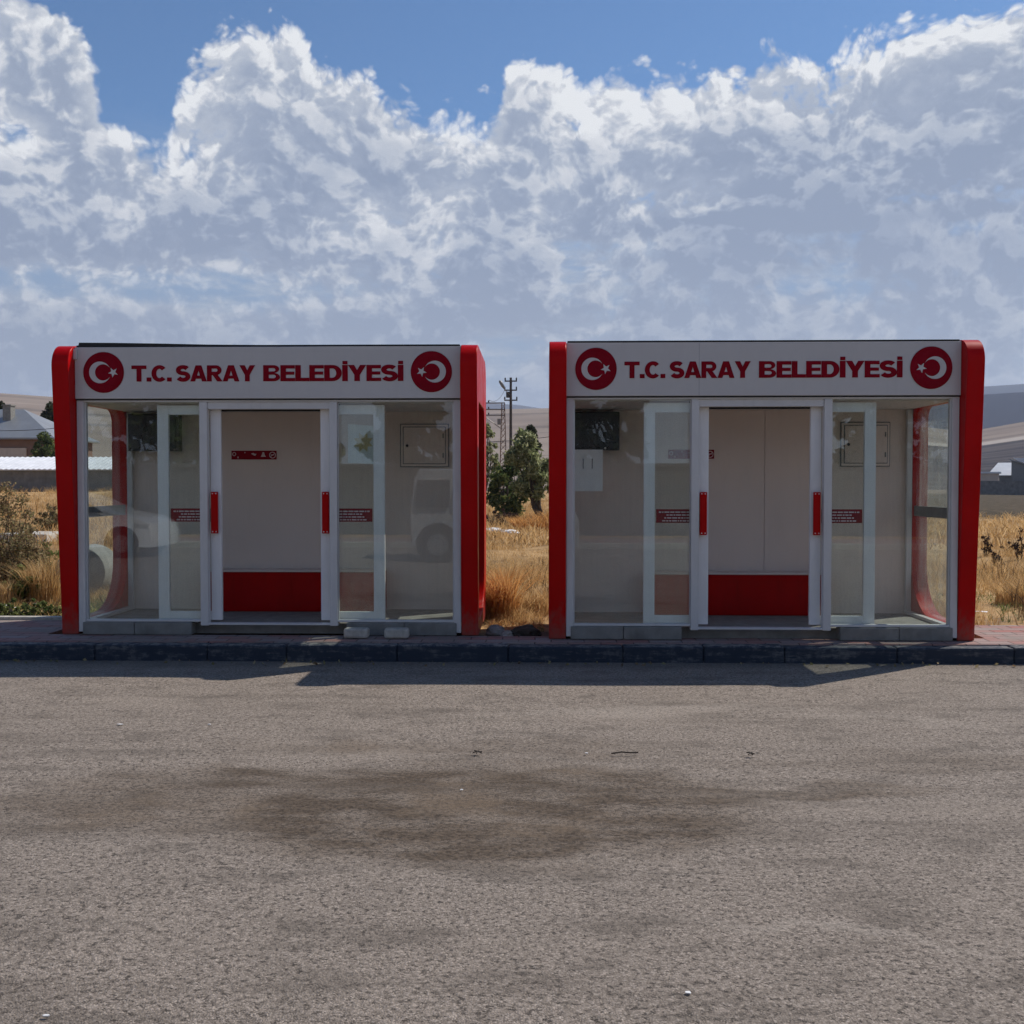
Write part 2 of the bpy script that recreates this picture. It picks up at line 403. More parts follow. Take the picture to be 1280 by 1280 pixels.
    MB().box(-1.82, 1.82, 1.292, 1.50, .05, 2.655).build('back_cladding', M['white'], t)
    bn = MB().box(-.94, .94, 1.00, 1.245, .102, .52).build('bench', M['red_in'], t, bevel=.01)
    MB().box(-.945, .945, .98, 1.247, .522, .54).build('seat_edge', M['beige'], bn, bevel=.004)
    tv = MB().box(-1.765, -1.25, 1.06, 1.246, 1.80, 2.195).build('television', M['dark'], t, bevel=.008)
    MB().box(-1.748, -1.267, 1.055, 1.059, 1.835, 2.18).build('screen', M['screen'], tv)
    MB().lathe([(.012, 1.058), (.010, 1.052)], (-1.40, 0, 1.818), 'y', 12).build('indicator', M['paper'], tv)
    MB().box(1.09, 1.61, 1.236, 1.2493, 1.63, 2.095).box(1.122, 1.578, 1.2145, 1.2193, 1.662, 2.063).build('shade_outline', M['grey'], t)  # grey plates draw the dark shadow line round cabinet and door
    cb = MB().box(1.10, 1.60, 1.22, 1.2495, 1.64, 2.085).build('electric_cabinet', M['beige'], t, bevel=.004)
    MB().box(1.130, 1.570, 1.206, 1.2140, 1.670, 2.055).build('cabinet_door', M['beige'], cb, bevel=.004)
    MB().lathe([(.016, 1.207), (.014, 1.198)], (1.168, 0, 1.86), 'y', 14).build('lock', M['dark'], cb)
    for z in (1.73, 1.94): MB().box(1.545, 1.558, 1.2, 1.2075, z, z + .05).build('hinge', M['grey'], cb)
    m = MB(); rr = random.Random(2)
    for zz in (1.862, 1.848):
        x = 1.29
        while x < 1.42:
            wd = rr.uniform(.01, .03); m.box(x, x + wd, 1.2066, 1.2076, zz, zz + .007); x += wd + .007
    m.build('cabinet_print', M['grey'], cb)
    sg = MB().box(-.72, -.235, 1.243, 1.249, 1.714, 1.808).build('pictogram_strip', M['deepred'], t)
    y0, y1 = 1.2405, 1.2425; PG = lambda mb: mb.build('pictogram', M['letter'], sg)
    m = MB(); m.ring([(-.690 + .020*math.cos(k*.393), 1.772 + .022*math.sin(k*.393)) for k in range(16)], [(-.690 + .013*math.cos(k*.393), 1.772 + .015*math.sin(k*.393)) for k in range(16)], 'y', y0, y1); PG(m)
    PG(MB().box(-.58, -.57, y0, y1, 1.782, 1.795)); PG(MB().box(-.655, -.643, y0, y1, 1.727, 1.745))
    PG(MB().prism([(-.51, 1.777), (-.485, 1.785), (-.455, 1.767), (-.45, 1.775), (-.465, 1.752), (-.49, 1.763)], 'y', y0, y1))
    PG(MB().prism([(-.385, 1.792), (-.369, 1.792), (-.361, 1.762), (-.349, 1.742), (-.405, 1.742), (-.393, 1.762)], 'y', y0, y1))
    m = MB(); m.ring([(-.278 + .036*math.cos(k*.3142), 1.761 + .036*math.sin(k*.3142)) for k in range(20)], [(-.278 + .028*math.cos(k*.3142), 1.761 + .028*math.sin(k*.3142)) for k in range(20)], 'y', y0, y1)
    m.box(-.307, -.249, y0+.0003, y1+.0003, 1.758, 1.764, Matrix.Rotation(-.7, 3, 'Y')).box(-.298, -.26, y0+.0006, y1+.0006, 1.759, 1.767); PG(m)
    # base
    MB().box(-W, W, .10, 1.50, .0, .10).build('floor_slab', M['conc'], t)
    for s in (-1, 1):
        MB().box(min(s*.74, s*1.285), max(s*.74, s*1.285), -.055, .097, .004, .124).box(min(s*1.29, s*1.785), max(s*1.29, s*1.785), -.05, .097, .004, .126).build('concrete_footing', M['conc'], t, bevel=.008)
    MB().box(-.66, .66, -.03, .055, .098, .116).build('door_sill', M['alu'], t, bevel=.003)
    return t

XL, YL, XR, YR, ZP = -2.554, 10.0, 2.081, 9.78, .15
sh = make_shelter(); sh.location = (XL, YL, ZP)
sh2 = copy_tree(sh); sh2.location = (XR, YR, ZP); sh2.rotation_euler.z = R(-.5); sh2.scale.x = .984; sh.scale.x = 1.007
sh['label'] = 'red and white glazed bus shelter with a peeling black strip along its roof edge'
sh2['label'] = 'red and white glazed bus shelter with a sunlit side pane and white slotted sheet'
# only the first: roof membrane lifted at its left end, white bracket, a paper flyer behind the door
MB().prism([(-1.80, 2.753), (1.0, 2.753), (.2, 2.768), (-.55, 2.775), (-1.0, 2.786), (-1.45, 2.794), (-1.79, 2.797)], 'y', -.052, -.02).build('roof_membrane', M['rubber'], sh)
MB().box(-1.895, -1.80, -.085, -.0605, 2.635, 2.735).build('bracket', M['white'], sh, bevel=.006)
f = MB().prism([(.70, 1.66), (1.00, 1.64), (.955, 2.02), (.70, 2.04)], 'y', .30, .302).build('flyer', M['paper'], sh)
MB().prism([(.74 + .11 + (.10 if k % 2 else .06)*math.cos(k*.3927), 1.86 + (.10 if k % 2 else .06)*math.sin(k*.3927)) for k in range(16)], 'y', .296, .299).build('sun_print', M['yellow'], f)
MB().box(-.591, -.5885, -.0606, -.0595, 2.27, 2.745).build('sheet_joint', M['grey'], sh2)
# only the second: white sheet with two slots inside the first pane
f = MB().box(-1.742, -1.45, .60, .615, 1.38, 1.79).build('slotted_sheet', M['paper'], sh2)
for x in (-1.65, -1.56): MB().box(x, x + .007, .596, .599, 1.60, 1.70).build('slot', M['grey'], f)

# two loose blocks in front of the first shelter
for i, (x0, x1, zt, lab) in enumerate(((-1.80, -1.57, .245, 'narrower of two loose concrete blocks on the pavement, nearer the doorway of the shelter'),
                                  (-1.42, -1.19, .250, 'wider rounded loose concrete block on the pavement, further from the shelter doorway'))):
    w = (x1 - x0) / 2
    o = MB().box(-w, w, -.06, .06, 0, .095).build('concrete_block', M['blockc'], bevel=.022, loc=((x0+x1)/2, 9.80 - .01*i, ZP + .004))
    o.rotation_euler.z = R((-2, 3)[i]); tag(o, lab, 'block', 'loose concrete blocks')

# ------------------------------------------------------------------ ground, road, pavement
def sm(a, b, x):
    t = np.clip((x - a) / (b - a), 0, 1); return t*t*(3 - 2*t)
def ground_z(x, y):
    z = -.06 + .15 * sm(9.62, 9.80, y) + .15 * sm(-6.6, -6.9, y)
    near = sm(11.5, 16, y)
    z = z + near * (.07*np.sin(x*.7 + y*.31) + .05*np.sin(y*.9 - x*.4) + .04*np.sin(x*2.1 + 1.3*y))
    z = z + 1.0 * sm(18, 66, y) * sm(-.22, -.40, x / np.maximum(y, 1))
    z = z + .35 * sm(40, 70, y) * sm(-.16, -.06, x/np.maximum(y, 1)) * sm(.12, .03, x/np.maximum(y, 1))
    return z
def axis_lines(lo, hi, fine_lo, fine_hi, step, grow=1.16):
    a = list(np.arange(fine_lo, fine_hi, step)); s = step; v = a[-1]
    while v < hi: s *= grow; v += s; a.append(v)
    s = step; v = fine_lo; b = []
    while v > lo: s *= grow; v -= s; b.append(v)
    return np.array(b[::-1] + a)
gx = axis_lines(-3000, 3000, -14, 14, .35); gy = axis_lines(-3000, 3000, -7.2, 40, .2, 1.12)
X, Yg = np.meshgrid(gx, gy); Z = ground_z(X, Yg)
nv = X.shape
idx = np.arange(X.size).reshape(nv)
Q = np.stack([idx[:-1, :-1], idx[:-1, 1:], idx[1:, 1:], idx[1:, :-1]], -1).reshape(-1, 4)

m, n, b = mat('dry_field'); p = n.pos(); s = n.xyz(p)
big = n.noise(p, .22, 5, .6); midn = n.noise(p, 1.7, 6, .65); fine = n.noise(p, 24, 4, .7)
c = n.ramp(n.add(n.mul(big, .5), n.mul(midn, .5)), [(.30, (.13, .10, .045)), (.42, (.30, .19, .09)), (.55, (.50, .32, .15)), (.68, (.60, .41, .21))])
c = n.mix(n.mul(n.smooth(fine, .48, .7), .6), c, (.15, .09, .05))
ploughed = n.mul(n.smooth(n.add(s[1], n.mul(n.sub(big, .5), 14)), 43, 46), n.smooth(s[0], 4, 9))     # darker stubble strip beyond the right hand field
c = n.mix(ploughed, c, n.mix(n.smooth(midn, .4, .65), (.060, .048, .030), (.115, .085, .055)))
far = n.smooth(s[1], 150, 190)
fld = n.noise(n.v('MULTIPLY', p, (.004, .02, .01)), 1, 3, .5)
c = n.mix(far, c, n.ramp(fld, [(.35, (.10, .085, .075)), (.5, (.24, .18, .13)), (.62, (.14, .115, .10))]))
bare = n.mul(n.smooth(n.noise(p, .9, 5, .6), .50, .62), n.smooth(s[1], 13, 11))
c = n.mix(bare, c, n.mix(fine, (.11, .085, .065), (.24, .19, .15)))
setb(n, b, color=c, rough=.95, spec=.1, normal=n.bump(n.add(n.mul(fine, .6), midn), .7, .05))
M['field'] = m
struct(raw('ground', np.stack([X, Yg, Z], -1).reshape(-1, 3), Q, m, smooth=True))

# asphalt
m, n, b = mat('worn_asphalt'); p = n.pos(); s = n.xyz(p)
warp = n.v('SCALE', n.v('SUBTRACT', n.noisec(p, 1.6, 6), (.5, .5, .5)), scale=1.1)
q = n.v('ADD', p, warp)
st = n.voro(p, 125); st2 = n.voro(p, 125, 'Color'); sv = n.xyz(st2)
g1 = n.noise(n.v('MULTIPLY', p, (.8, 1, 1)), 46, 5, .78); g2 = n.noise(p, 80, 4, .75); broad = n.noise(n.v('MULTIPLY', p, (.55, 1.2, 1)), .9, 6, .62)
c = n.ramp(sv[0], [(0, (.25, .212, .178)), (.35, (.335, .286, .243)), (.75, (.40, .342, .293)), (1, (.55, .475, .41))])
c = n.mix(n.mul(n.smooth(st, .50, .78), .35), c, (.10, .086, .074))                                    # bitumen between the stones
c = n.mix(n.mul(n.smooth(g1, .535, .60), .85), c, (.050, .043, .037))                         # pits, their shade put into the colour
c = n.mix(n.mul(n.smooth(g2, .56, .64), .7), c, (.62, .55, .485))                             # bright chips
c = n.mix(n.mul(n.smooth(n.noise(n.v('MULTIPLY', p, (.8, 1.6, 1)), 2.3, 7, .68), .48, .66), .55), c, (.15, .128, .108))
dust = n.smooth(broad, .50, .70)
c = n.mix(n.mul(dust, .40), c, (.42, .36, .305))
def ell(cx, cy, ax, ay, lo=.55, hi=1.25, rot=0.0):
    d = n.v('SUBTRACT', q, (cx, cy, 0))
    d = n.v('MULTIPLY', d, (1/ax, 1/ay, 0))
    return n.smooth(n.v('LENGTH', d), hi, lo)
wq = n.v('ADD', p, n.v('SCALE', n.v('SUBTRACT', n.noisec(n.v('MULTIPLY', p, (.6, 1.2, 1)), 1.9, 8), (.5, .5, .5)), scale=.95))
q = wq
stain = n.m('MAXIMUM', ell(-.22, 5.15, 1.58, .90, .66, 1.06), n.m('MAXIMUM', n.mul(ell(1.15, 5.45, 1.05, .17, .5, 1.15), .9), n.mul(ell(-1.55, 5.62, .62, .24, .4, 1.2), .95)))
stain = n.m('MAXIMUM', stain, n.m('MAXIMUM', n.mul(ell(-1.95, 5.2, 1.2, .55, .3, 1.15), .75), n.m('MAXIMUM', n.mul(ell(-.6, 6.3, 1.7, .30, .2, 1.2), .55), n.mul(ell(2.1, 6.0, 1.5, .25, .2, 1.2), .40))))
mott = n.noise(n.v('MULTIPLY', p, (.6, 1.4, 1)), 3.4, 6, .66)
stain = n.mul(stain, n.lin(mott, .36, .56, .52, 1.0))
c = n.mix(n.mul(stain, .92), c, n.mix(n.smooth(g1, .42, .58), (.120, .088, .060), (.046, .033, .023)))   # old oil and mud stain
c = n.mix(n.m('MULTIPLY', stain, n.mul(n.smooth(n.noise(p, 1.3, 4), .52, .64), .45)), c, (.22, .165, .115))  # dried mud rims
# damp drag marks
trk = n.smooth(n.noise(n.v('MULTIPLY', p, (.35, 2.6, 1)), 1.1, 6, .62), .53, .68)
c = n.mix(n.mul(trk, .35), c, (.135, .112, .092))
q = n.v('ADD', p, warp)
pale = n.m('MAXIMUM', ell(1.05, 3.75, .62, .09, .1, 1.2), n.m('MAXIMUM', n.mul(ell(.75, 7.4, 1.4, .22, .1, 1.3), .8), n.mul(ell(2.4, 7.1, .8, .15, .1, 1.3), .7)))
c = n.mix(n.mul(pale, .45), c, (.52, .46, .40))
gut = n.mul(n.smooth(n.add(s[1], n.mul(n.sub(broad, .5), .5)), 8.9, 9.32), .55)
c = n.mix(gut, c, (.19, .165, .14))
c = n.mix(n.mul(n.smooth(n.noise(p, 38, 7, .86), .52, .585), .70), c, (.050, .042, .035))
c = n.v('MULTIPLY', c, (.91, .892, .868))
hgt = n.add(n.mul(n.smooth(st, .65, .1), .25), n.add(n.mul(g1, -1.3), n.mul(g2, .5)))
setb(n, b, color=c, rough=.88, spec=.25, normal=n.bump(n.m('MULTIPLY', hgt, n.sub(1.0, n.mul(stain, .7))), .95, .011))
rx = axis_lines(-80, 80, -10, 10, .5); ry = np.linspace(-6.3, 9.40, 40)
X, Yg = np.meshgrid(rx, ry); Zr = .006*np.sin(X*1.1 + Yg*.7) + .004*np.sin(X*2.3 - Yg*1.9); Zr = Zr * sm(9.38, 8.8, Yg)
idx = np.arange(X.size).reshape(X.shape); Q = np.stack([idx[:-1, :-1], idx[:-1, 1:], idx[1:, 1:], idx[1:, :-1]], -1).reshape(-1, 4)
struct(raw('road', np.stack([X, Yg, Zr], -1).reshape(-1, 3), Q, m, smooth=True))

# paving: interlocking red and grey blocks
m, n, b = mat('paving_blocks'); p = n.pos()
br = n.node('ShaderNodeTexBrick', offset=.5); n.put(br.inputs['Vector'], n.v('ADD', p, n.v('SCALE', n.noisec(p, 3, 2), scale=.02)))
for k, v in (('Scale', 1), ('Mortar Size', .006), ('Mortar Smooth', .3), ('Bias', -.1), ('Brick Width', .30), ('Row Height', .15)): n.put(br.inputs[k], v)
n.put(br.inputs['Color1'], (.42, .19, .16)); n.put(br.inputs['Color2'], (.38, .33, .30)); n.put(br.inputs['Mortar'], (.05, .04, .035))
w = n.noise(p, 2.2, 6, .65); c = n.mix(n.smooth(w, .45, .7), br.outputs['Color'], (.30, .255, .22)); c = n.mix(n.mul(n.noise(p, 60, 3), .5), c, (.14, .11, .10))
setb(n, b, color=c, rough=.9, spec=.2, normal=n.bump(n.add(n.mul(br.outputs['Fac'], -1), n.mul(n.noise(p, 50, 3), .2)), .8, .012))
M['paving'] = m
pv = MB()
pv.prism([(-60, 9.545), (60, 9.545), (60, 10.86), (4.30, 10.86), (4.22, 9.93), (-4.72, 10.0), (-4.74, 11.02), (-60, 11.02)], 'z', .02, ZP)
struct(pv.build('pavement', m))
ed = MB().box(-60, -4.74, 11.024, 11.13, .0, ZP + .035)
struct(ed.build('pavement_edging', M['blockc'], bevel=.01))
# kerb stones with worn dark paint
m, n, b = mat('painted_kerb'); p = n.pos(); s = n.xyz(p)
k1 = n.noise(n.v('MULTIPLY', p, (1.5, 1, 9)), 2.5, 6, .68); k2 = n.noise(p, 16, 5, .7)
c = n.mix(n.smooth(n.add(n.mul(k1, .6), n.mul(k2, .4)), .49, .66), (.018, .028, .046), (.13, .13, .13))
c = n.mix(n.mul(n.smooth(s[2], .135, .15), n.smooth(k2, .42, .60)), c, (.22, .205, .19))
setb(n, b, color=c, rough=.85, normal=n.bump(k2, .5, .01))
kb = MB(); x = -60.0; rr = random.Random(11)
while x < 60:
    L = rr.choice((.72, 1.0, 1.0, 1.03)) if abs(x) < 9 else 1.0
    dy, dz = rr.uniform(-.008, .008), rr.uniform(-.008, .006)
    kb.box(x + .002, x + L - .002, 9.385 + dy, 9.541, -.04, ZP - .002 + dz); x += L
struct(kb.build('kerb', m, bevel=.016))
# the opposite side of the road (seen mirrored in the glass)
kb = MB(); x = -60.0
while x < 60: kb.box(x + .004, x + 1.0 - .004, -6.46, -6.30, -.04, .14); x += 1.0
struct(kb.build('kerb', M['blockc'], bevel=.015))
struct(MB().box(-60, 60, -8.6, -6.464, .02, .138).build('pavement', M['paving']))

# ------------------------------------------------------------------ hills
def hill_mat(name, stops, sx, sy, fields=False):
    m, n, b = mat(name); p = n.pos()
    f = n.noise(n.v('MULTIPLY', p, (sx, sy, sx * 8)), 1, 5, .55); g = n.noise(p, sx * 9, 5, .65)
    c = n.ramp(n.add(n.mul(f, .75), n.mul(g, .25)), stops)
    if fields:      # ploughed strips following the slope, dark fallow ground at the foot on the right
        q = n.xyz(p); r = n.v('LENGTH', p); a = n.m('ARCTAN2', q[0], q[1]); w_ = n.mul(n.sub(n.noise(p, .004, 4), .5), 60)
        st_ = n.noise(n.comb(n.mul(n.add(r, w_), .03), n.mul(a, 5), 0), 1, 4, .6)
        c = n.mix(n.mul(n.smooth(st_, .50, .62), .55), c, (.115, .10, .09)); c = n.mix(n.mul(n.smooth(st_, .42, .34), .5), c, (.36, .30, .25))
        rr_ = n.add(r, n.mul(w_, .5)); side = n.smooth(a, .15, .30)
        st2_ = n.noise(n.comb(n.mul(rr_, .07), n.mul(a, 4), 3), 1, 3, .6)
        c = n.mix(n.mul(side, n.smooth(rr_, 612, 598)), c, n.mix(n.smooth(st2_, .40, .60), (.060, .055, .060), (.115, .10, .095)))
        c = n.mix(n.m('MULTIPLY', side, n.mul(n.smooth(rr_, 598, 604), n.smooth(rr_, 632, 622))), c, (.42, .37, .32))
    setb(n, b, color=c, rough=1, spec=0); return m
def hill(name, m, r0, r1, r2, prof, n_az=260, n_r=46, seed=0):
    """a real range: rises from radius r0 to a crest at r1 and sinks behind to r2; prof(az deg) = crest height"""
    az = np.radians(np.linspace(-62, 62, n_az)); r = np.linspace(r0, r2, n_r)
    A, Rr = np.meshgrid(az, r)
    H = np.interp(np.degrees(A), [q[0] for q in prof], [q[1] for q in prof])
    sh_ = np.where(Rr < r1, sm(r0, r1, Rr), 1 - .5*sm(r1, r2, Rr))
    H = H * sh_
    wob = np.zeros_like(H)
    for k in range(5):
        fq = (2**k) * 3.2 / r1
        wob += np.sin(A*r1*fq + seed + k*1.7) * np.cos(Rr*fq*1.3 + 2.1*k + seed) / (1.9**k)
    H = H + wob * sh_ * np.mean([q[1] for q in prof]) * .035
    V = np.stack([np.sin(A)*Rr, np.cos(A)*Rr, H - 1.0 + 0*A], -1).reshape(-1, 3)
    idx = np.arange(A.size).reshape(A.shape); Q = np.stack([idx[:-1, :-1], idx[:-1, 1:], idx[1:, 1:], idx[1:, :-1]], -1).reshape(-1, 4)
    struct(raw(name, V, Q, m, smooth=True))
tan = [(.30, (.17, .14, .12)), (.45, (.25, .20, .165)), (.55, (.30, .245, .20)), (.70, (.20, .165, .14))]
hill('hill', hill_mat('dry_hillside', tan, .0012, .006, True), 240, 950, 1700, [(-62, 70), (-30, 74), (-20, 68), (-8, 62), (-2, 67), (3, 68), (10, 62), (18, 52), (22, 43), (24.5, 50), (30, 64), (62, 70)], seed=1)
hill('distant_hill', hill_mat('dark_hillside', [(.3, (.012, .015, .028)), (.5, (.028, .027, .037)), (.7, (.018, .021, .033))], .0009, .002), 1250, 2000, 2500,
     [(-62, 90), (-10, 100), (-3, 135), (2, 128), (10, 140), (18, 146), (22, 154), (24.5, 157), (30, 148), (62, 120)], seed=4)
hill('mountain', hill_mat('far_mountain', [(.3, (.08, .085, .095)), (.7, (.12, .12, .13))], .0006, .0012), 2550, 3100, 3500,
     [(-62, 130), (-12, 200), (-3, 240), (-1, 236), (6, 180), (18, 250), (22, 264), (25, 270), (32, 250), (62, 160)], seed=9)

# ------------------------------------------------------------------ vegetation
def leaf_mat(name, stops, trans=.35):
    m, n, b = mat(name); r = n.island(); p = n.pos()
    c = n.ramp(n.add(n.mul(r, .6), n.mul(n.noise(p, 1.6, 3), .4)), stops)
    setb(n, b, color=c, rough=.7, spec=.2)
    tl = n.node('ShaderNodeBsdfTranslucent'); n.L.new(c, tl.inputs[0])
    mx = n.node('ShaderNodeMixShader'); n.put(mx.inputs[0], trans); n.L.new(b.outputs[0], mx.inputs[1]); n.L.new(tl.outputs[0], mx.inputs[2])
    n.L.new(mx.outputs[0], m.node_tree.nodes['Material Output'].inputs[0]); return m
M['olive'] = leaf_mat('olive_leaves', [(.2, (.10, .125, .055)), (.45, (.22, .255, .115)), (.65, (.36, .38, .20)), (.85, (.52, .53, .33))], .6)
M['green'] = leaf_mat('green_leaves', [(.2, (.045, .075, .022)), (.5, (.09, .13, .04)), (.8, (.22, .24, .08))], .5)
M['darkleaf'] = leaf_mat('dark_leaves', [(.2, (.015, .022, .010)), (.5, (.03, .042, .018)), (.8, (.07, .08, .03))])
M['drybush'] = leaf_mat('dry_bush', [(.2, (.13, .09, .05)), (.42, (.30, .20, .11)), (.62, (.23, .22, .09)), (.85, (.50, .38, .22))])
M['straw'] = leaf_mat('straw', [(.12, (.17, .10, .04)), (.35, (.45, .275, .11)), (.6, (.65, .425, .185)), (.85, (.80, .60, .33))], .5)
M['drydark'] = leaf_mat('dead_weeds', [(.2, (.09, .05, .025)), (.6, (.19, .115, .055)), (.9, (.26, .19, .08))], .4)
M['orange'] = leaf_mat('orange_straw', [(.15, (.30, .13, .04)), (.5, (.60, .31, .10)), (.9, (.82, .52, .22))], .55)
M['weed'] = leaf_mat('green_weed', [(.2, (.07, .10, .03)), (.5, (.16, .20, .06)), (.85, (.36, .36, .14))])
M['thistle'] = leaf_mat('dead_thistle', [(.2, (.05, .028, .018)), (.6, (.10, .055, .035)), (.9, (.18, .11, .07))], .2)

def leaves(name, m, cens, rad, per, size, aspect=2.2, parent=None, seed=1):
    """leaf sized quads scattered in clumps"""
    g = np.random.default_rng(seed); cens = np.asarray(cens, float); K = len(cens)
    rad = np.broadcast_to(np.asarray(rad, float), (K,))
    n_ = K * per
    d = g.normal(size=(n_, 3)); d /= np.linalg.norm(d, axis=1, keepdims=True)
    c = np.repeat(cens, per, 0) + d * (np.repeat(rad, per) * g.random(n_)**.45)[:, None]
    a = g.normal(size=(n_, 3)); a[:, 2] += .2; a /= np.linalg.norm(a, axis=1, keepdims=True)
    b = np.cross(a, g.normal(size=(n_, 3))); b /= np.linalg.norm(b, axis=1, keepdims=True)
    sz = size * g.uniform(.6, 1.4, n_)[:, None]
    V = np.stack([c - a*sz*aspect*.5, c + b*sz*.5, c + a*sz*aspect*.5, c - b*sz*.5], 1).reshape(-1, 3)
    return raw(name, V, np.arange(n_*4).reshape(-1, 4), m, parent)
def limb(p0, p1, r0, r1, g, wob=.1, k=6):
    p0, p1 = Vector(p0), Vector(p1); L = (p1 - p0).length
    pts = [p0.lerp(p1, i/k) + Vector((g.uniform(-1, 1), g.uniform(-1, 1), g.uniform(-.5, .5))) * wob * L * (0 if i in (0, k) else 1) for i in range(k+1)]
    return pts, [r0 + (r1-r0)*i/k for i in range(k+1)]
def tree(name, label, base, h, w, lm, seed, trunk=.22, clumps=60, per=70, leaf=.07, aspect=2.5, lean=0.0, low=.25, group=None, shape=None):
    g = random.Random(seed); t = thing(name, label, 'tree', base, 0, group)
    mb = MB(); top = Vector((lean*h, 0, h*.62))
    pts, rs = limb((0, 0, -.15), top, trunk*.5, trunk*.2, g, .05); mb.tube(pts, rs, 9)
    cens, rads = [], []
    for i in range(clumps):
        z = low + (1-low) * (i + g.random()) / clumps
        prof = math.sin(math.pi * min(1, ((z-low)/(1-low))*.80 + .17))**.8
        if shape: prof *= shape(z)
        ang = g.uniform(0, 2*math.pi); rr_ = w/2 * prof * math.sqrt(g.uniform(.05, 1))
        c = Vector((lean*h*z*1.2 + rr_*math.cos(ang), rr_*math.sin(ang)*.9, h*z)); cens.append(c); rads.append(w*g.uniform(.05, .19))
        if i % 3 == 0:
            k = g.randint(1, 4); p2, r2 = limb(pts[k], c, rs[k]*.5, .012, g, .08, 4); mb.tube(p2, r2, 5)
    mb.build('trunk', M['bark'], t, smooth=True)
    leaves('crown', lm, cens, rads, per, leaf, aspect, t, seed)
    return t
def gz(x, y): return float(ground_z(np.array(x, float), np.array(y, float)))
def on_ground(u, Y):
    q = P(u, 640, Y); return Vector((q.x, Y, gz(q.x, Y)))

# tree between the shelters, two crowns' worth of foliage on a leaning trunk
b0 = on_ground(678, 42); tree('olive_tree', 'grey green bushy tree with a leaning dark trunk between the two shelters', b0, 3.5, 1.9, M['olive'], 3, .30, 58, 60, .085, 3.8, -.17, .30)
b0 = on_ground(634, 44); tree('olive_tree', 'darker rounded green bush growing against the leaning tree between the shelters', b0, 2.35, 1.9, M['green'], 5, .16, 46, 75, .085, 3, .0, .12)
b0 = on_ground(664, 60); tree('cypress_tree', 'small dark pointed tree top rising behind the grey green tree', b0, 4.55, 1.2, M['darkleaf'], 8, .2, 80, 90, .09, 2, .0, .3)
b0 = on_ground(608, 66); tree('poplar_tree', 'thin grey green tree behind the steel power mast', b0, 5.0, 1.6, M['olive'], 12, .2, 46, 60, .1, 2, 0, .3)
# left: behind the house
b0 = on_ground(66, 92); tree('fruit_tree', 'tall dark leafy tree rising behind the zinc roofed house', b0, 7.6, 2.8, M['darkleaf'], 21, .3, 60, 110, .15, 2, 0, .35)
b0 = on_ground(70, 80); tree('fruit_tree', 'yellowing tree beside the roof edge of the zinc roofed house', b0, 4.6, 1.3, M['drybush'], 23, .2, 34, 90, .11, 2, 0, .4)
b0 = on_ground(56, 73); tree('fruit_tree', 'bright green leafy shrub against the house wall under the eaves', b0, 4.0, 2.1, M['green'], 25, .2, 50, 110, .11, 1.8, 0, .15)
b0 = on_ground(1, 100); tree('fruit_tree', 'dark tree peeping over the ridge of the zinc roofed house', b0, 8.1, 2.2, M['darkleaf'], 29, .3, 46, 110, .16, 2, 0, .35)

# bushes and weeds
def bush(name, label, cat, base, h, w, m, seed, clumps=40, per=60, leaf=.03, stems=26, group=None):
    g = random.Random(seed); t = thing(name, label, cat, base, 0, group); mb = MB(); cens, rads = [], []
    for i in range(stems):
        a = g.uniform(0, 2*math.pi); r = w/2*math.sqrt(g.random()); z = h*g.uniform(.55, 1)*(1 - .35*(2*r/w)**2)
        p2, r2 = limb((r*.25*math.cos(a), r*.25*math.sin(a), -.05), (r*math.cos(a), r*math.sin(a), z), .009, .003, g, .06, 5); mb.tube(p2, r2, 4)
        for k in range(max(1, clumps // stems)):
            q = p2[g.randint(2, 5)]; cens.append(q + Vector((g.uniform(-.04, .04), g.uniform(-.04, .04), 0))); rads.append(g.uniform(.05, .14) * h)
    mb.build('stem', M['twig'], t)
    leaves('foliage', m, cens, rads, per, leaf, 1.8, t, seed); return t
bush('dry_bush', 'tall brown dry bush at the edge of the field beside the left shelter', 'bush', on_ground(7, 14.5), 1.5, 1.15, M['drybush'], 31, 150, 70, .022, 48)
bush('dry_bush', 'shorter greenish dry bush beside the tall brown one', 'bush', on_ground(34, 14.0), .95, .55, M['drybush'], 33, 60, 60, .02, 20)
bush('weed_clump', 'leafy green weed with pale flowers beside the concrete slab', 'plant', on_ground(57, 16.5), .7, .55, M['weed'], 35, 40, 60, .024, 20)
bush('weed_clump', 'yellow green weed clump between the tall brown bush and the golden tuft', 'plant', on_ground(30, 13.1), .5, .5, M['weed'], 41, 40, 60, .022, 20)
bush('weed_clump', 'low leafy green weed at the edge of the left pavement edging', 'plant', on_ground(12, 11.6), .22, .8, M['weed'], 42, 60, 50, .022, 30)
bush('weed_clump', 'dark green creeping weed next to the left shelter on the pavement edging', 'plant', on_ground(44, 11.7), .16, .7, M['green'], 43, 60, 50, .02, 30)
bush('dry_bush', 'low dark brown scrub along the far edge of the left field', 'bush', on_ground(62, 30), .75, 1.5, M['drybush'], 37, 80, 50, .04, 30)
bush('dry_bush', 'reddish brown dry scrub under the leaning tree', 'bush', on_ground(640, 39), .8, 2.2, M['thistle'], 39, 80, 50, .05, 30)
for i, (u, Y, h, lab) in enumerate(((1234, 21, .55, 'dead brown thistle, the tallest standing near the right shelter'), (1262, 22, .40, 'dead brown thistle with two thin stalks in the right field'),
                                    (1275, 20, .62, 'dead brown thistle at the right edge of the field'), (1247, 19.5, .35, 'short dead thistle leaning in the right field'))):
    bush('thistle', lab, 'plant', on_ground(u, Y), h, .3, M['thistle'], 50+i, 14, 24, .028, 9, 'dead thistles in the dry field')

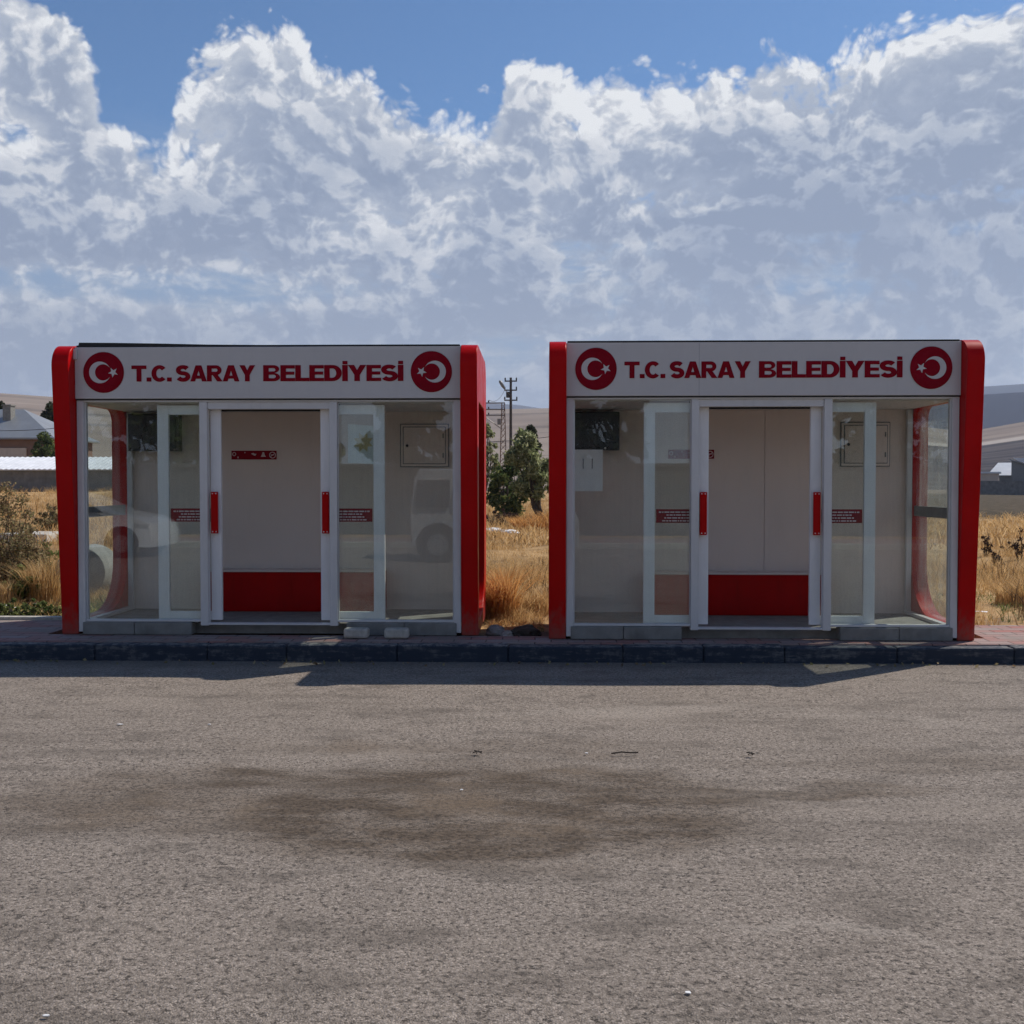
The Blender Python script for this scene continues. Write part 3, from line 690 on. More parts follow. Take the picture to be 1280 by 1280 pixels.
def blades(name, m, xy, h, width, lean, seed, parent=None, zf=True):
    """curved grass blades, three segments each"""
    g = np.random.default_rng(seed); n_ = len(xy)
    z0 = ground_z(xy[:, 0], xy[:, 1]) - .01 if zf else np.zeros(n_)
    H = h * g.uniform(.45, 1.25, n_)
    if zf:
        cl = np.array([mnoise.noise((px_*.8, py_*.8, 5.5)) + .7*mnoise.noise((px_*2.6, py_*2.6, 9.1)) for px_, py_ in xy])
        H = H * np.clip(.70 + 1.1*cl, .18, 1.9)
    a = g.uniform(0, 2*np.pi, n_); L = H * lean * g.uniform(.1, 1.2, n_)
    w = width * g.uniform(.6, 1.5, n_); dirx, diry = np.cos(a), np.sin(a); b = g.uniform(0, 2*np.pi, n_); px, py = np.cos(b)*w*.5, np.sin(b)*w*.5
    rows = []
    for t, ww in ((0, 1), (.4, .85), (.75, .55), (1, .1)):
        cx = xy[:, 0] + dirx*L*t*t; cy = xy[:, 1] + diry*L*t*t; cz = z0 + H*t*(1 - .18*t)
        rows += [np.stack([cx - px*ww, cy - py*ww, cz], -1), np.stack([cx + px*ww, cy + py*ww, cz], -1)]
    V = np.stack(rows, 1).reshape(-1, 3)
    base = (np.arange(n_)*8)[:, None, None]; q = np.array([[0, 1, 3, 2], [2, 3, 5, 4], [4, 5, 7, 6]])[None]
    return raw(name, V, (base + q).reshape(-1, 4), m, parent)
def scatter(n_, y0, y1, xa, xb, seed, mask=None, thr=.0, pw=1.0):
    g = np.random.default_rng(seed)
    y = y0 + (y1 - y0) * g.random(n_)**pw; x = y * (xa + (xb - xa) * g.random(n_))
    xy = np.stack([x, y], -1)
    v = np.array([mnoise.noise((px*.45, py*.45, seed)) + .5*mnoise.noise((px*1.7, py*1.7, seed+3)) for px, py in xy])
    xy = xy[v > thr]
    inside = ((xy[:, 1] < 11.5) & (xy[:, 0] > -4.65) & (xy[:, 0] < 4.2) & ~((xy[:, 0] > -.5) & (xy[:, 0] < .08) & (xy[:, 1] > 10.2))) | ((xy[:, 0] < -4.7) & (xy[:, 1] < 11.2)) | ((xy[:, 0] > 4.2) & (xy[:, 1] < 10.95))
    return xy[~inside]
G = []
for i, (xa, xb) in enumerate(((-.60, -.30), (-.14, .08), (.28, .56))):
    G.append(scatter(30000, 10.9, 24, xa, xb, 60+i, thr=-.25, pw=1.3)); G.append(scatter(26000, 24, 75, xa, xb, 70+i, thr=-.3, pw=1.2))
near = np.concatenate(G[0::2]); near = near[~((near[:, 0] < -4.2) & (near[:, 1] < 12.9 + .5*np.sin(near[:, 0]*2.3)) & (rng.random(len(near)) < .82))]; farb = np.concatenate(G[1::2])
farb = farb[~((farb[:, 0] > 6) & (farb[:, 1] > 45))]
struct(blades('dry_grass', M['straw'], near, .22, .006, .9, 81), 'stuff')
wd = np.concatenate([scatter(5000, 11.2, 24, xa, xb, 180 + i, thr=.22, pw=1.2) for i, (xa, xb) in enumerate(((-.60, -.30), (-.14, .08), (.28, .56)))])
struct(blades('dead_weeds', M['drydark'], wd, .30, .010, .7, 83), 'stuff')
struct(blades('dry_grass', M['straw'], farb, .34, .022, .9, 82), 'stuff')
gr = np.concatenate([scatter(16000, 10.95, 13.6, -.60, -.38, 91, thr=-.10), scatter(3000, 10.4, 13, -.06, .02, 92, thr=0.0), scatter(1500, 11, 15, .38, .5, 93, thr=.35)])
struct(blades('green_grass', M['weed'], gr, .10, .010, 1.1, 94), 'stuff')

def tuft(label, base, n_, r, h, m, seed, lean=.6, width=.007):
    g = np.random.default_rng(seed); a = g.uniform(0, 2*np.pi, n_); rr_ = r*np.sqrt(g.random(n_))
    o = blades('grass_tuft', m, np.stack([rr_*np.cos(a), rr_*np.sin(a)], -1), h, width, lean, seed, None, False)
    o.location = base; return tag(o, label, 'grass tuft', 'tall dry grass tufts')
tuft('upright golden grass tuft left of the left shelter, beside the dry bush', on_ground(52, 13.2), 900, .22, .62, M['straw'], 101)
tuft('small pale grass tuft at the left edge of the field near the pavement', on_ground(6, 12.9), 400, .16, .34, M['straw'], 102)
tuft('orange grass tuft growing against the inner side of the left shelter', on_ground(621, 11.7), 1300, .20, .60, M['orange'], 103, .75)
tuft('pale golden grass tuft in the gap, near the inner pillar of the right shelter', on_ground(670, 12.2), 600, .22, .36, M['straw'], 104, .9)
tuft('rounded golden grass tuft at the foot of the leaning tree', on_ground(668, 34), 900, .75, .75, M['orange'], 105, .9, .02)
tuft('pale dry tuft in the right field near the pavement edge', on_ground(1266, 13.2), 500, .2, .33, M['straw'], 106, .8)

# ------------------------------------------------------------------ far buildings and poles
def gable_or_hip(L, D, h, ov, hip):
    m = MB(); x0, x1, y0, y1 = -L/2-ov, L/2+ov, -D/2-ov, D/2+ov; r = (hip, 0)
    A = [(x0, y0, 0), (x1, y0, 0), (x1, y1, 0), (x0, y1, 0)]; T = [(x0 + hip, 0, h), (x1 - hip, 0, h)]
    v = [m.bm.verts.new(p) for p in A + T] + [m.bm.verts.new((p[0], p[1], -.12)) for p in A]
    for f in ((0, 1, 5, 4), (1, 2, 5), (2, 3, 4, 5), (3, 0, 4), (1, 0, 6, 7), (2, 1, 7, 8), (3, 2, 8, 9), (0, 3, 9, 6), (6, 9, 8, 7)): m.bm.faces.new([v[i] for i in f])
    return m
# house with zinc hip roof
q = P(-14, 547, 76); gzl = gz(q.x, 76); eave = q.z
hs = thing('house', 'low brown and beige house with a grey zinc hip roof and a chimney', 'house', (q.x - 2.0, 80.0, gzl))
eh = eave - gzl
MB().box(-6.4, 6.4, -3.6, 3.6, -.5, eh - .12).build('wall', M['brown'], hs)
MB().box(2.3, 4.6, -3.72, -3.61, -.3, eh - .75).build('plastered_panel', M['plaster'], hs)
rf = gable_or_hip(12.8, 7.2, 2.35, .45, 4.2); rf = rf.build('roof', M['zinc'], hs, loc=(0, 0, eh))
MB().box(-.3, .3, -.35, .35, -1, .95).box(-.36, .36, -.41, .41, .951, 1.04).build('chimney', M['conc'], rf, loc=(2.15, -1.3, 1.55))
MB().box(-.9, .9, -3.70, -3.605, 1.0, 2.3).build('window', M['autoglass'], hs)
# long shed with bright roof in front of it
q0 = P(-30, 587, 66); zt = q0.z; zb = gz(q0.x, 66)
sd = thing('long_shed', 'long low grey block wall shed with a bright corrugated white roof', 'shed', (q0.x + 3.6, 66, zb))
m = MB()
m.box(-12, 8.6, 0, 3.0, -.6, zt - zb - .02); m.build('block_wall', M['stone'], sd)
m = MB(); NN = 120
for k in range(NN):
    a, b = -12.2 + 21*k/NN, -12.2 + 21*(k+1)/NN; da, db = (.05*(k % 2), .05*((k+1) % 2))
    m.poly([(a, -.25, zt-zb+da), (b, -.25, zt-zb+db), (b, 3.3, zt-zb+.86+db), (a, 3.3, zt-zb+.86+da)])
    m.poly([(a, -.25, zt-zb-.05), (b, -.25, zt-zb-.05), (b, -.25, zt-zb+db), (a, -.25, zt-zb+da)])
m.build('roof', simple('white_corrugated', (.80, .81, .82), .5, .12, 1.2, grime=.3, gcol=(.45, .45, .44)), sd)

# right: boundary wall, sheds
q0, q1 = P(1185, 618, 150), P(1340, 618, 150)
wl = tag(MB().box(q0.x, q1.x + 30, 150, 150.5, -.6, P(1250, 601, 150).z).build('boundary_wall', M['stone']), 'long low grey stone wall across the field beyond the right shelter', 'wall')
FACE = -math.atan2(74.0, 165.0)
a = P(1264, 601, 165); hh = P(1264, 576, 165).z + .3; h2 = P(1264, 588, 165).z + .3
bd = thing('shed', 'grey shed with a bright metal roof sloping down behind the far stone wall', 'shed', (a.x, 165, -.3), FACE)
MB().prism([(0, 0), (12, 0), (12, h2 - 2.0), (0, hh)], 'y', 0, 7).build('wall', M['grey'], bd)
m = MB(); m.prism([(-.3, hh + .10), (12.3, h2 - 2.05), (12.3, h2 - 1.9), (-.3, hh + .26)], 'y', -.5, 7.4); m.build('roof', M['zinc'], bd)
MB().prism([(.9, hh - .05), (12.3, h2 - 2.0), (12.3, h2 - 1.6), (6.5, hh + .15), (.2, hh + .45)], 'y', -.62, -.52).build('roof_edge', M['zincb'], bd)
MB().box(4.5, 5.6, -.03, .02, .4, 1.6).build('window', M['autoglass'], bd)
a = P(1240, 596, 174); hh = P(1240, 595, 174).z + .3
bd = thing('farm_building', 'long low farm building with a pale metal hip roof behind the far stone wall', 'building', (a.x - .5, 174, -.3), FACE)
MB().box(0, 9, 0, 7, -.2, hh).build('wall', M['grey'], bd)
gable_or_hip(9, 7, 2.1, .3, 1.6).build('roof', M['zincb'], bd, loc=(4.5, 3.5, hh + .13))
a = P(1212, 596, 160)
bd = thing('farm_building', 'small pale plastered building with a flat roof at the far wall', 'building', (a.x, 160, -.3), FACE); hh = P(1216, 592, 160).z + .3
MB().box(0, 4.0, 0, 5, -.2, hh).build('wall', M['plaster'], bd); MB().box(-.3, 4.3, -.3, 5.3, hh + .003, hh + .25).build('roof', M['zincb'], bd)

# wooden power pole with three cross arms and a lamp
b0 = on_ground(638.5, 105)
pl = thing('utility_pole', 'tall dark power pole with three cross arms and a street lamp', 'power pole', b0)
ht = P(638, 472, 105).z - b0.z
MB().tube([(0, 0, -.5), (0, 0, ht)], [.19, .12], 10).build('shaft', M['pole'], pl)
for z, l, r_ in ((ht - .35, .62, .62), (ht - 1.25, .66, .62), (ht - 2.25, .66, .66)):
    ar = MB().box(-l, r_, -.07, .07, z - .06, z + .06).build('cross_arm', M['pole'], pl)
    for x in (-l + .06, r_ - .06): MB().lathe([(.04, z + .061), (.085, z + .14), (.06, z + .2), (.085, z + .26), (.03, z + .36)], (x, 0, 0), 'z', 8).build('insulator', M['dark'], ar)
m = MB().tube([(-.1, -.1, ht - 1.7), (-.4, -.4, ht - 1.45), (-.75, -.6, ht - 1.0)], .04, 6); lm = m.build('lamp_arm', M['steel'], pl)
MB().tube([(-.60, -.55, ht - 1.15), (-.80, -.62, ht - .85), (-1.05, -.7, ht - .45), (-1.12, -.72, ht - .36)], [.10, .17, .15, .05], 10).build('lamp_head', M['grey'], lm, smooth=True)
MB().lathe([(.16, ht - 2.0), (.2, ht - 1.9), (.2, ht - 1.45), (.1, ht - 1.4)], (-.28, 0, 0), 'z', 12).build('transformer_can', M['dark'], pl)
# lattice mast with brackets
b0 = on_ground(629, 90); Zm = P(629, 503, 90).z - b0.z
ms = thing('lattice_mast', 'rusty steel lattice mast with long horizontal brackets beside the power pole', 'power mast', b0)
m = MB(); hw = .20
for sx in (-1, 1):
    for sy in (-1, 1): m.tube([(sx*(hw + .14), sy*(hw + .14), -.3), (sx*.12, sy*.12, Zm)], .035, 4)
z = 0
while z < Zm - .5:
    w0, w1 = hw + .14 - (hw + .02)*z/Zm, hw + .14 - (hw + .02)*(z + .5)/Zm
    for s in (-1, 1): m.tube([(-w0, s*w0, z), (w1, s*w1, z + .5)], .02, 4); m.tube([(s*w0, w0, z), (s*w1, -w1, z + .5)], .02, 4); m.tube([(w0, s*w0, z), (-w1, s*w1, z + .5)], .02, 4)
    z += .5
m.build('lattice_frame', M['rust'], ms)
for zz, in ((Zm - .05,), (Zm - .6,), (Zm - 1.1,)):
    ar = MB().box(-1.75, .12, -.05, .05, zz - .05, zz + .05).build('bracket', M['steel'], ms)
    for x in (-1.25, -1.7): MB().lathe([(.04, zz + .051), (.08, zz + .11), (.05, zz + .16), (.07, zz + .22)], (x, 0, 0), 'z', 8).build('insulator', M['dark'], ar)
MB().tube([(-1.6, 0, Zm - 1.2), (-.1, 0, Zm - 2.3)], .04, 5).box(-.5, -.22, -.15, .15, Zm - 1.9, Zm - 1.4).build('stay', M['steel'], ms)
def cable(name, label, a, b, sag, r=.018):
    a, b = Vector(a), Vector(b); pts = [a.lerp(b, k/24) - Vector((0, 0, sag*4*(k/24)*(1 - k/24))) for k in range(25)]
    return tag(MB().tube(pts, r, 4).build(name, M['dark']), label, 'cable')
pb = pl.location; mbp = ms.location
cable('power_cable', 'thin cable running from the power pole lamp down to the lattice mast', (pb.x - .6, 105, pb.z + ht - 1.2), (mbp.x - 1.2, 90, mbp.z + Zm + .2), .5, .022)
q0, q1 = P(560, 553, 70), P(720, 541, 70); cable('power_cable', 'thin dark cable sagging across the hillside between the shelters', (q0.x, 70, q0.z), (q1.x, 70, q1.z), .2, .02)
q0, q1 = P(-20, 538, 60), P(90, 533, 60); cable('power_cable', 'thin cable crossing in front of the zinc roof', (q0.x, 60, q0.z), (q1.x, 60, q1.z), .1, .018)

# things in the field
q = on_ground(96, 13.7)
cp = MB().lathe([(.26, -.14), (.335, -.12), (.355, -.06), (.355, .35), (.33, .40)], (0, 0, 0), 'y', 40).build('concrete_pipe', M['conc'], smooth=True, loc=(q.x, 13.9, q.z + .33))
tag(cp, 'round pale grey concrete drum lying in the grass behind the left shelter', 'drum')
q = on_ground(52, 26); sl = MB().box(-.9, .5, -.8, .8, -.2, .22).build('concrete_slab', M['blockc'], bevel=.02, loc=(q.x, 26, q.z)); tag(sl, 'pale flat concrete slab lying in the left field', 'slab')
def chunk(name, label, loc, r, m, seed, squash=.7, group=None, cat='rock'):
    bm = bmesh.new(); bmesh.ops.create_icosphere(bm, subdivisions=3, radius=r)
    for v in bm.verts:
        d = mnoise.noise(v.co * (2.2 / r) + Vector((seed, 0, 0))); v.co *= 1 + .30*d; v.co.z *= squash
    me = bpy.data.meshes.new(name); bm.to_mesh(me); bm.free(); me.materials.append(m)
    o = bpy.data.objects.new(name, me); C.objects.link(o); o.location = loc; return tag(o, label, cat, group)
chunk('rock', 'dark lump of earth, colour darkened for the shadow between the shelters', (-.10, 10.28, .13), .15, M['bark'], 1, .55)  # dark lump put in for the low shadow mass in the gap
chunk('rock', 'pale rubble stone between the shelters, beside the orange tuft', (-.40, 10.35, .14), .10, M['rubble'], 2, .6)
chunk('rock', 'small broken stone at the foot of the left shelter panel', (-.28, 10.12, .14), .06, M['rubble'], 6, .7)
for i, (u, Y, r_) in enumerate(((616, 33, .28), (628, 31, .2), (638, 30, .24))):
    q = on_ground(u, Y); chunk('rubble_heap', ('pale broken slab in the heap below the bush', 'grey rubble lump in the middle of the heap below the bush', 'white rubble lump nearest the leaning tree')[i], (q.x, Y, q.z + .05), r_, M['rubble'] if i == 1 else M['litter'], 10+i, .35, 'rubble in the gap', 'rubble')
def scrap(u, v, s, label, name='paper_scrap', m=None, zp=None, Y=None, grp='white litter'):
    if Y is None:
        d = P(u, v, 10) - CAM; t = (0.008 - CAM.z) / d.z; c = CAM + d * t
    else:
        c = on_ground(u, Y); c.z += .05
    g = random.Random(int(u)); mb = MB()
    pts = [(s*(.6 + .5*g.random())*math.cos(a*1.047), s*.6*(.6 + .5*g.random())*math.sin(a*1.047), .005 + s*.10*g.random()) for a in range(6)]
    top = [mb.bm.verts.new(p) for p in pts]; ctr = mb.bm.verts.new((0, 0, .004 + s*.10))
    for k in range(6): mb.bm.faces.new((top[k], top[(k+1) % 6], ctr))
    o = mb.build(name, m or M['litter'], loc=c); sd_ = o.modifiers.new('thickness', 'SOLIDIFY'); sd_.thickness = .003
    return tag(o, label, 'litter', grp)
scrap(860, 1242, .014, 'small white scrap on the road nearest the camera')
scrap(150, 906, .022, 'white paper scrap on the road in front of the left shelter')
scrap(577, 988, .011, 'white fleck on the dark road stain')
scrap(733, 942, .012, 'white fleck on the road just above the dark stain')
scrap(58, 1271, .012, 'pale fleck at the bottom left of the road')
scrap(262, 906, .012, 'tiny pale scrap on the road right of the larger one')
for u, Y, s_, lab in ((44, 12.6, .05, 'white crumpled bag in the weeds left of the left shelter'), (6, 12.4, .06, 'white bag at the left edge of the weeds'), (18, 12.2, .045, 'flat white litter near the pavement edging'),
                      (633, 17, .07, 'white scrap lying in the grass halfway up the gap'), (627, 13.2, .06, 'small pale scrap in the grass near the orange tuft'), (1228, 12.0, .12, 'white rubbish at the edge of the right pavement')):
    scrap(u, 0, s_, lab, 'litter_bag', None, None, Y)
for u, v, L, a, lab in ((781, 942, .16, .15, 'thin dark stick lying on the road above the stain'), (938, 943, .05, .9, 'crumpled dark leaf and twig on the road in front of the right shelter'), (597, 941, .06, .3, 'short dark twig on the road between the shelters')):
    d = P(u, v, 10) - CAM; t = (0.012 - CAM.z) / d.z; c = CAM + d*t; g = random.Random(int(u)); mb = MB()
    if L > .1: mb.tube([(-L*.5, -.012, .004), (-L*.1, .006, .008), (L*.2, .0, .006), (L*.5, .016, .004)], .0045, 5)
    else:
        for k in range(3): aa = a + k*1.1; mb.tube([(-L*.5*math.cos(aa), -L*.5*math.sin(aa), .003), (0, .004*k, .008), (L*.45*math.cos(aa), L*.45*math.sin(aa), .004 + .012*g.random())], .0035, 4)
    tag(mb.build('twig', M['twig'], loc=c), lab, 'twig', 'twigs on the road')
# leaf litter along the kerb
g = np.random.default_rng(5); n_ = 260
lx = g.uniform(-9, 9, n_); ly = 9.34 - np.abs(g.normal(0, .09, n_)); cs = np.stack([lx, ly, np.full(n_, .010)], -1)
o = leaves('leaf_litter', M['drybush'], cs, .012, 1, .022, 1.6, None, 6); struct(o, 'stuff')

# ------------------------------------------------------------------ what the glass mirrors: vehicles, and a wall and trees added for their reflection
def wheel(parent, x, y, r, w, side):
    t = MB().lathe([(r*.62, -w/2), (r*.95, -w/2), (r, -w*.3), (r, w*.3), (r*.95, w/2), (r*.62, w/2)], (x, y, r), 'y', 28).build('tyre', M['tyre'], parent, smooth=True)
    t.name = 'wheel'
    m = MB().lathe([(r*.60, -.02), (r*.63, .0), (r*.60, .02)], (x, y + side*w*.48, r), 'y', 24)
    m.build('rim', M['rim'], t)
    return t
def vehicle(name, label, cat, loc, prof, glassprof, width, axles, wr, tuck, lights, rz=0, paint=None):
    t = thing(name, label, cat, loc, rz)
    m = MB(); seg = 9; secs = []
    for k in range(seg):
        s = -1 + 2*k/(seg-1); yy = width/2*s; inset = (abs(s)**5)
        ring = []
        for (x, z) in prof:
            up = max(0, (z - tuck[0]) / (tuck[1] - tuck[0]))
            ring.append(m.bm.verts.new((x*(1 - .035*inset), yy*(1 - .20*min(1, up)), z - .04*inset*min(1, up*2))))
        secs.append(ring)
    for A, B in zip(secs, secs[1:]):
        for i in range(len(prof)): j = (i+1) % len(prof); m.bm.faces.new((A[i], A[j], B[j], B[i]))
    m.bm.faces.new(secs[0]); m.bm.faces.new(secs[-1][::-1])
    m.build('body', paint or M['carwhite'], t, smooth=True)
    for gp in glassprof:
        for s in (-1, 1):
            g = MB(); vs = []
            for (x, z) in gp:
                up = max(0, (z - tuck[0]) / (tuck[1] - tuck[0])); vs.append((x, s*(width/2*(1 - .20*min(1, up)) + .006), z))
            g.poly(vs); g.build('side_window', M['autoglass'], t)
    for x in axles:
        for s in (-1, 1):
            wheel(t, x, s*(width/2 - .10), wr, .2, s)
            m = MB().lathe([(wr*1.22, -.005), (wr*1.22, .005)], (x, s*(width/2 + .001), wr*1.03), 'y', 28); m.build('wheel_arch', M['rubber'], t)
    for (x, z, w_, h_) in lights:
        for s in (-1, 1): MB().prism([(x - w_, z - h_*.4), (x + .01, z - h_*.5), (x + .01, z + h_*.3), (x - w_, z + h_*.5)], 'y', s*(width/2 - .30), s*(width/2 + .004)).build('headlight', M['lamp'], t, bevel=.01)
    return t
hatch = [(-1.95, .25), (-2.02, .55), (-1.98, .95), (-1.75, 1.32), (-1.2, 1.47), (-.3, 1.48), (.35, 1.34), (1.0, 1.00), (1.60, .89), (1.86, .76), (1.95, .52), (1.92, .24)]
vehicle('parked_car', 'white hatchback parked across the road, seen only mirrored in the left shelter glass', 'car', (-10.15, -3.2, .0), hatch,
        [[(-1.25, 1.0), (-.15, .99), (-.15, 1.38), (-1.15, 1.38)], [(-.08, .99), (.85, .985), (.30, 1.30), (-.08, 1.38)]], 1.74, (-1.25, 1.24), .31, (.92, 1.48), [(1.82, .70, .30, .13)])
van = [(-2.1, .35), (-2.15, .9), (-2.05, 1.75), (-1.9, 1.92), (1.0, 1.92), (1.25, 1.80), (1.65, 1.12), (2.2, 1.02), (2.3, .85), (2.3, .35)]
VAN = simple('greyish_van_paint', (.42, .43, .44), .35, .08, 2)
vehicle('parked_van', 'white boxy van parked behind the camera, seen only mirrored in the shelter glass', 'van', (-1.02, -2.2, .0), [(x*.74, z) for x, z in van],
        [[(x*.74, z) for x, z in g_] for g_ in ([(-1.95, 1.12), (-1.0, 1.12), (-1.0, 1.68), (-1.9, 1.68)], [(-.9, 1.12), (.2, 1.12), (.2, 1.68), (-.9, 1.68)], [(.3, 1.12), (1.42, 1.12), (1.12, 1.66), (.3, 1.68)])], 1.8, (-.98, 1.08), .36, (1.1, 1.92), [(1.67, .82, .2, .18)], 0, VAN)
tag(MB().box(-22, 26, -11.3, -11, -.3, 2.1).box(-22, 26, -11.36, -10.94, 2.103, 2.2).build('added_street_wall', simple('added_dark_wall', (.085, .083, .078), .95, .3, 2, bump=.4, bscale=8)), 'long grey block wall added across the road to darken the shelter glass reflections', 'wall')  # invented wall, kept dark to cut the bright veil mirrored in the panes
for i, (x, y, h, w) in enumerate(((-14, -20, 6.5, 4.5), (-20, -24, 7.5, 5), (-11, -27, 7, 4.5), (-27, -22, 6.5, 5), (2.0, -15, 7.0, 3.4), (6.6, -16, 5.2, 3.0), (-4.2, -15.5, 5.6, 3.0), (12, -18, 6.5, 4.0))):
    tree('added_street_tree', 'green tree added across the road for the shelter glass to mirror', (x, y, .1), h, w, M['darkleaf'] if i > 3 else M['green'], 200+i, .3, 50, 60, .28, 1.5, 0, .2, 'trees added across the road')  # unseen trees put in as a darker reflection for the panes

# ------------------------------------------------------------------ haze
m = bpy.data.materials.new('haze'); m.use_nodes = True; nt = m.node_tree; nt.nodes.remove(nt.nodes['Principled BSDF'])
pvn = nt.nodes.new('ShaderNodeVolumePrincipled'); pvn.inputs['Color'].default_value = (.62, .74, .96, 1); pvn.inputs['Density'].default_value = 1.75e-4; pvn.inputs['Anisotropy'].default_value = .2
nt.links.new(pvn.outputs[0], nt.nodes['Material Output'].inputs['Volume'])
HAZE = MB().box(-3700, 3700, -3700, 3700, -3, 330).build('haze', m); struct(HAZE, 'stuff')

# ------------------------------------------------------------------ light and sky
SUN_AZ, SUN_EL = R(55.5), R(49.5)
sd = Vector((math.sin(SUN_AZ)*math.cos(SUN_EL), math.cos(SUN_AZ)*math.cos(SUN_EL), math.sin(SUN_EL)))
li = bpy.data.lights.new('sun', 'SUN'); li.energy = 4.4; li.angle = R(.53); li.color = (1, .93, .84)
lo = bpy.data.objects.new('sun', li); C.objects.link(lo); lo.rotation_euler = sd.to_track_quat('Z', 'Y').to_euler(); lo.location = (20, 20, 30)

w = bpy.data.worlds.new('World'); SC.world = w; w.use_nodes = True; n = N(w.node_tree)
bg = w.node_tree.nodes['Background']; STR = .10
sky = n.node('ShaderNodeTexSky', sky_type='NISHITA', sun_disc=False); sky.sun_elevation = SUN_EL; sky.sun_rotation = SUN_AZ; sky.altitude = 1900; sky.dust_density = 1.4; sky.air_density = 1.2; sky.ozone_density = 2.0
d = n.v('NORMALIZE', n.node('ShaderNodeTexCoord').outputs['Generated']); s = n.xyz(d)
DEG = 180 / math.pi
az = n.mul(n.m('ARCTAN2', s[0], s[1]), DEG); el = n.mul(n.m('ARCSINE', s[2]), DEG)
def pa(u, v): return math.degrees(math.atan((u - 670) / F)), math.degrees(math.atan((605 - v) / math.hypot(F, u - 670)))
# domain warp
wv = n.v('SCALE', n.v('SUBTRACT', n.noisec(d, 6, 3), (.5, .5, .5)), scale=.07)
dw = n.v('ADD', d, wv)
dw = n.v('ADD', dw, n.v('SCALE', n.v('SUBTRACT', n.noisec(d, 40, 3), (.5, .5, .5)), scale=.012))
sq = n.v('MULTIPLY', dw, (1, 1, 1.25))
def fbm(vec): return n.noise(vec, 7.5, 11, .62)
def billow(vec, lst):
    out = None
    for sc, wt in lst:
        v_ = n.node('ShaderNodeTexVoronoi', feature='F1'); n.put(v_.inputs['Vector'], vec); n.put(v_.inputs['Scale'], sc)
        q_ = n.mul(n.sub(.45, v_.outputs['Distance']), wt); out = q_ if out is None else n.add(out, q_)
    return out
BL = ((13, .24), (31, .16), (74, .11), (170, .06))
nz = n.add(fbm(sq), billow(sq, BL))
sq2 = n.v('ADD', sq, (.008, .0, .016))
nz2 = n.add(fbm(sq2), billow(sq2, BL))
# cloud top outline as a height over azimuth
top = [(-60, -40), (0, -30), (45, 10), (75, 50), (110, 110), (150, 165), (195, 175), (215, 120), (245, 60), (290, 35), (350, 45), (420, 85), (490, 125), (560, 175), (620, 150), (650, 95), (720, 90), (800, 82), (880, 90), (960, 118), (1030, 112), (1090, 65), (1180, 35), (1240, 25), (1290, -10), (1360, -30)]
fc = n.node('ShaderNodeFloatCurve'); n.put(fc.inputs['Value'], n.lin(az, -40, 40, 0, 1))
cm = fc.mapping; cu = cm.curves[0]
pts = [(0, .45)] + [((pa(u, v)[0] + 40) / 80, pa(u, v)[1] / 40) for u, v in top] + [(1, .5)]
while len(cu.points) < len(pts): cu.points.new(.5, .5)
for q, (x, y) in zip(cu.points, pts): q.location = (x, y); q.handle_type = 'AUTO'
cm.update()
T = n.mul(fc.outputs[0], 40)
cov = n.m('MAXIMUM', n.m('MINIMUM', n.mul(n.sub(T, el), 1/2.4), .9), -2.0)
def blob(u, v, su, sv, amp):
    a0, e0 = pa(u, v); k = F * math.pi / 180
    x = n.mul(n.sub(az, a0), k / su); y = n.mul(n.sub(el, e0), k / sv)
    return n.mul(n.m('POWER', 2.718, n.mul(n.add(n.mul(x, x), n.mul(y, y)), -1)), amp)
acc = n.add(cov, .28)
for args in ((575, 105, 60, 32, .8), (35, 60, 70, 70, 1.1), (110, 190, 60, 40, .5), (20, 165, 30, 24, -1.0), (170, 285, 45, 25, -.5), (200, 365, 300, 28, -.95), (300, 310, 70, 30, .35), (90, 300, 110, 40, .5), (205, 150, 18, 60, -.5),
             (600, 345, 160, 35, -.45), (720, 160, 40, 16, -.7), (900, 300, 300, 14, -.45), (840, 290, 130, 14, .8), (1150, 275, 170, 9, .6), (1000, 360, 330, 26, -.4), (470, 400, 300, 26, .35), (80, 410, 160, 22, .3), (1040, 45, 10, 6, .55)):
    acc = n.add(acc, blob(*args))
D = n.add(acc, n.mul(n.sub(nz, .5), 3.6))
edge = n.smooth(el, 8, 22, .85, .36)                                  # crisp towers above, soft layers below
alpha = n.smooth(D, -.06, edge)
strat = n.noise(n.v('MULTIPLY', d, (1, 1, 4.5)), 7, 10, .64)            # long layers near the horizon
veil = n.mul(n.smooth(strat, .44, .60), n.smooth(el, 19, 10, .0, .80))
depth = n.smooth(D, .0, 1.7)
lit = n.smooth(n.sub(nz, nz2), -.075, .105)                           # sides turned to the sun
puff = n.noise(sq, 38, 6, .65)
br = n.add(n.mul(lit, .66), n.add(n.mul(n.sub(1.0, depth), .52), n.mul(n.sub(puff, .5), .40)))
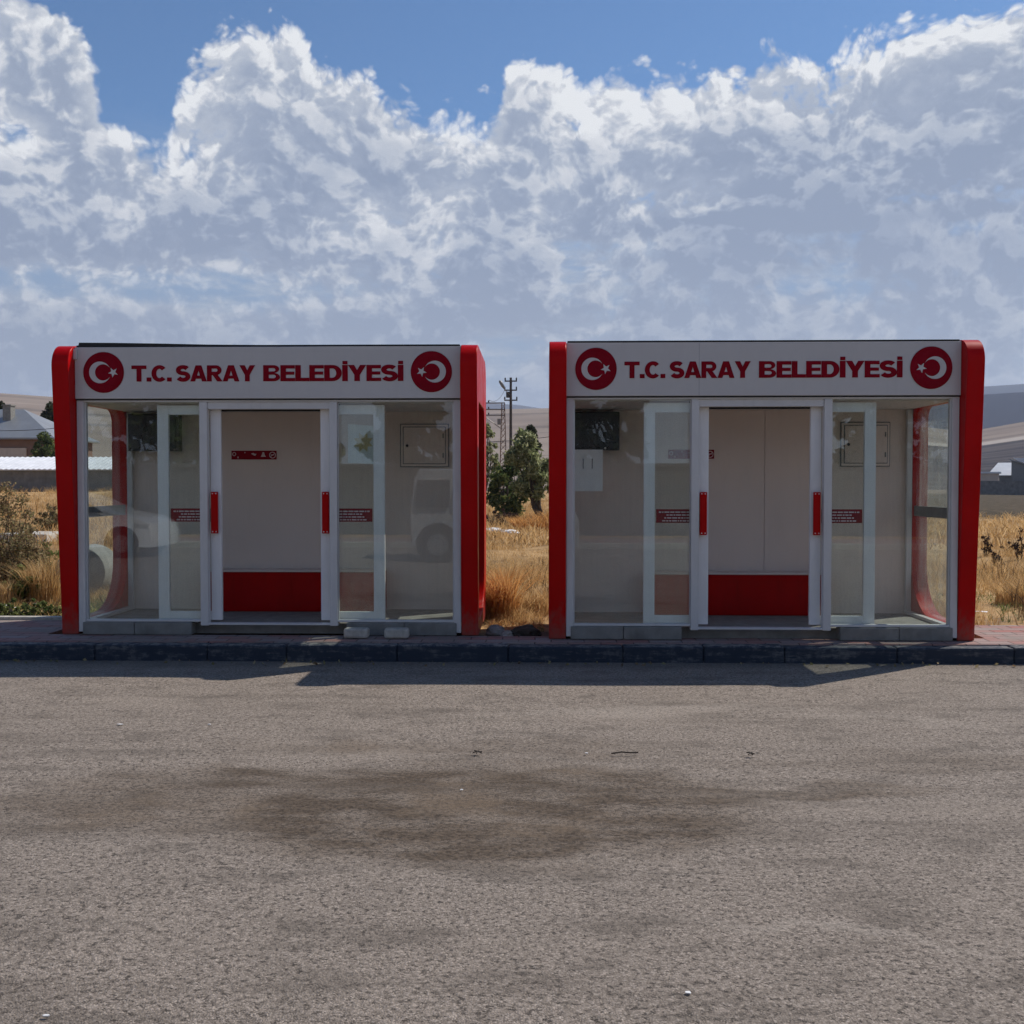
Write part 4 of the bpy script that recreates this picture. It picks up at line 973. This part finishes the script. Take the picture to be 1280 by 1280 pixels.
br = n.add(br, n.smooth(el, 6, 22, -.24, .03))
for args in ((1130, 235, 190, 110, .30), (860, 345, 300, 45, .20), (420, 205, 90, 35, .14), (1000, 300, 260, 40, .14), (240, 255, 90, 25, .10)): br = n.sub(br, blob(*args))
br = n.add(br, blob(60, 130, 110, 130, .18)); br = n.add(br, blob(560, 260, 200, 60, .10)); br = n.add(br, blob(800, 120, 170, 34, .22)); br = n.add(br, blob(300, 110, 110, 80, .12)); br = n.add(br, blob(1150, 80, 120, 40, .2))
cc = n.ramp(br, [(.0, (.27, .33, .45)), (.28, (.335, .395, .51)), (.56, (.475, .525, .61)), (.82, (.68, .705, .75)), (1, (.84, .86, .88))])
cc = n.v('SCALE', cc, scale=1/STR)
skyc = n.v('MULTIPLY', sky.outputs[0], (.60, .84, 1.04))
skyc = n.mix(n.smooth(el, 19, 8, 0, .80), skyc, tuple(x/STR for x in (.255, .345, .485)))
skyc = n.mix(veil, skyc, tuple(x/STR for x in (.46, .515, .59)))
col = n.mix(alpha, skyc, cc)
hz = n.smooth(el, 14, 0, 0, .80)
col = n.mix(hz, col, tuple(x/STR for x in (.385, .435, .51)))
n.L.new(col, bg.inputs['Color']); bg.inputs['Strength'].default_value = STR

# ------------------------------------------------------------------ camera and render settings
cam = bpy.data.cameras.new('camera'); co = bpy.data.objects.new('camera', cam); C.objects.link(co)
cam.sensor_width = 36; cam.sensor_fit = 'HORIZONTAL'; cam.lens = 36 * F / 1280; cam.clip_end = 20000; cam.clip_start = .05
co.location = CAM; co.rotation_euler = (R(90) - PITCH, 0, YAW)
SC.camera = co
SC.render.engine = 'CYCLES'
SC.view_settings.view_transform = 'Standard'; SC.view_settings.look = 'None'; SC.view_settings.exposure = 0; SC.view_settings.gamma = 1
cy = SC.cycles; cy.use_denoising = True; cy.denoising_prefilter = 'FAST'; cy.max_bounces = 10; cy.transparent_max_bounces = 32; cy.volume_bounces = 1; cy.diffuse_bounces = 4; cy.glossy_bounces = 4; cy.caustics_reflective = False; cy.caustics_refractive = False
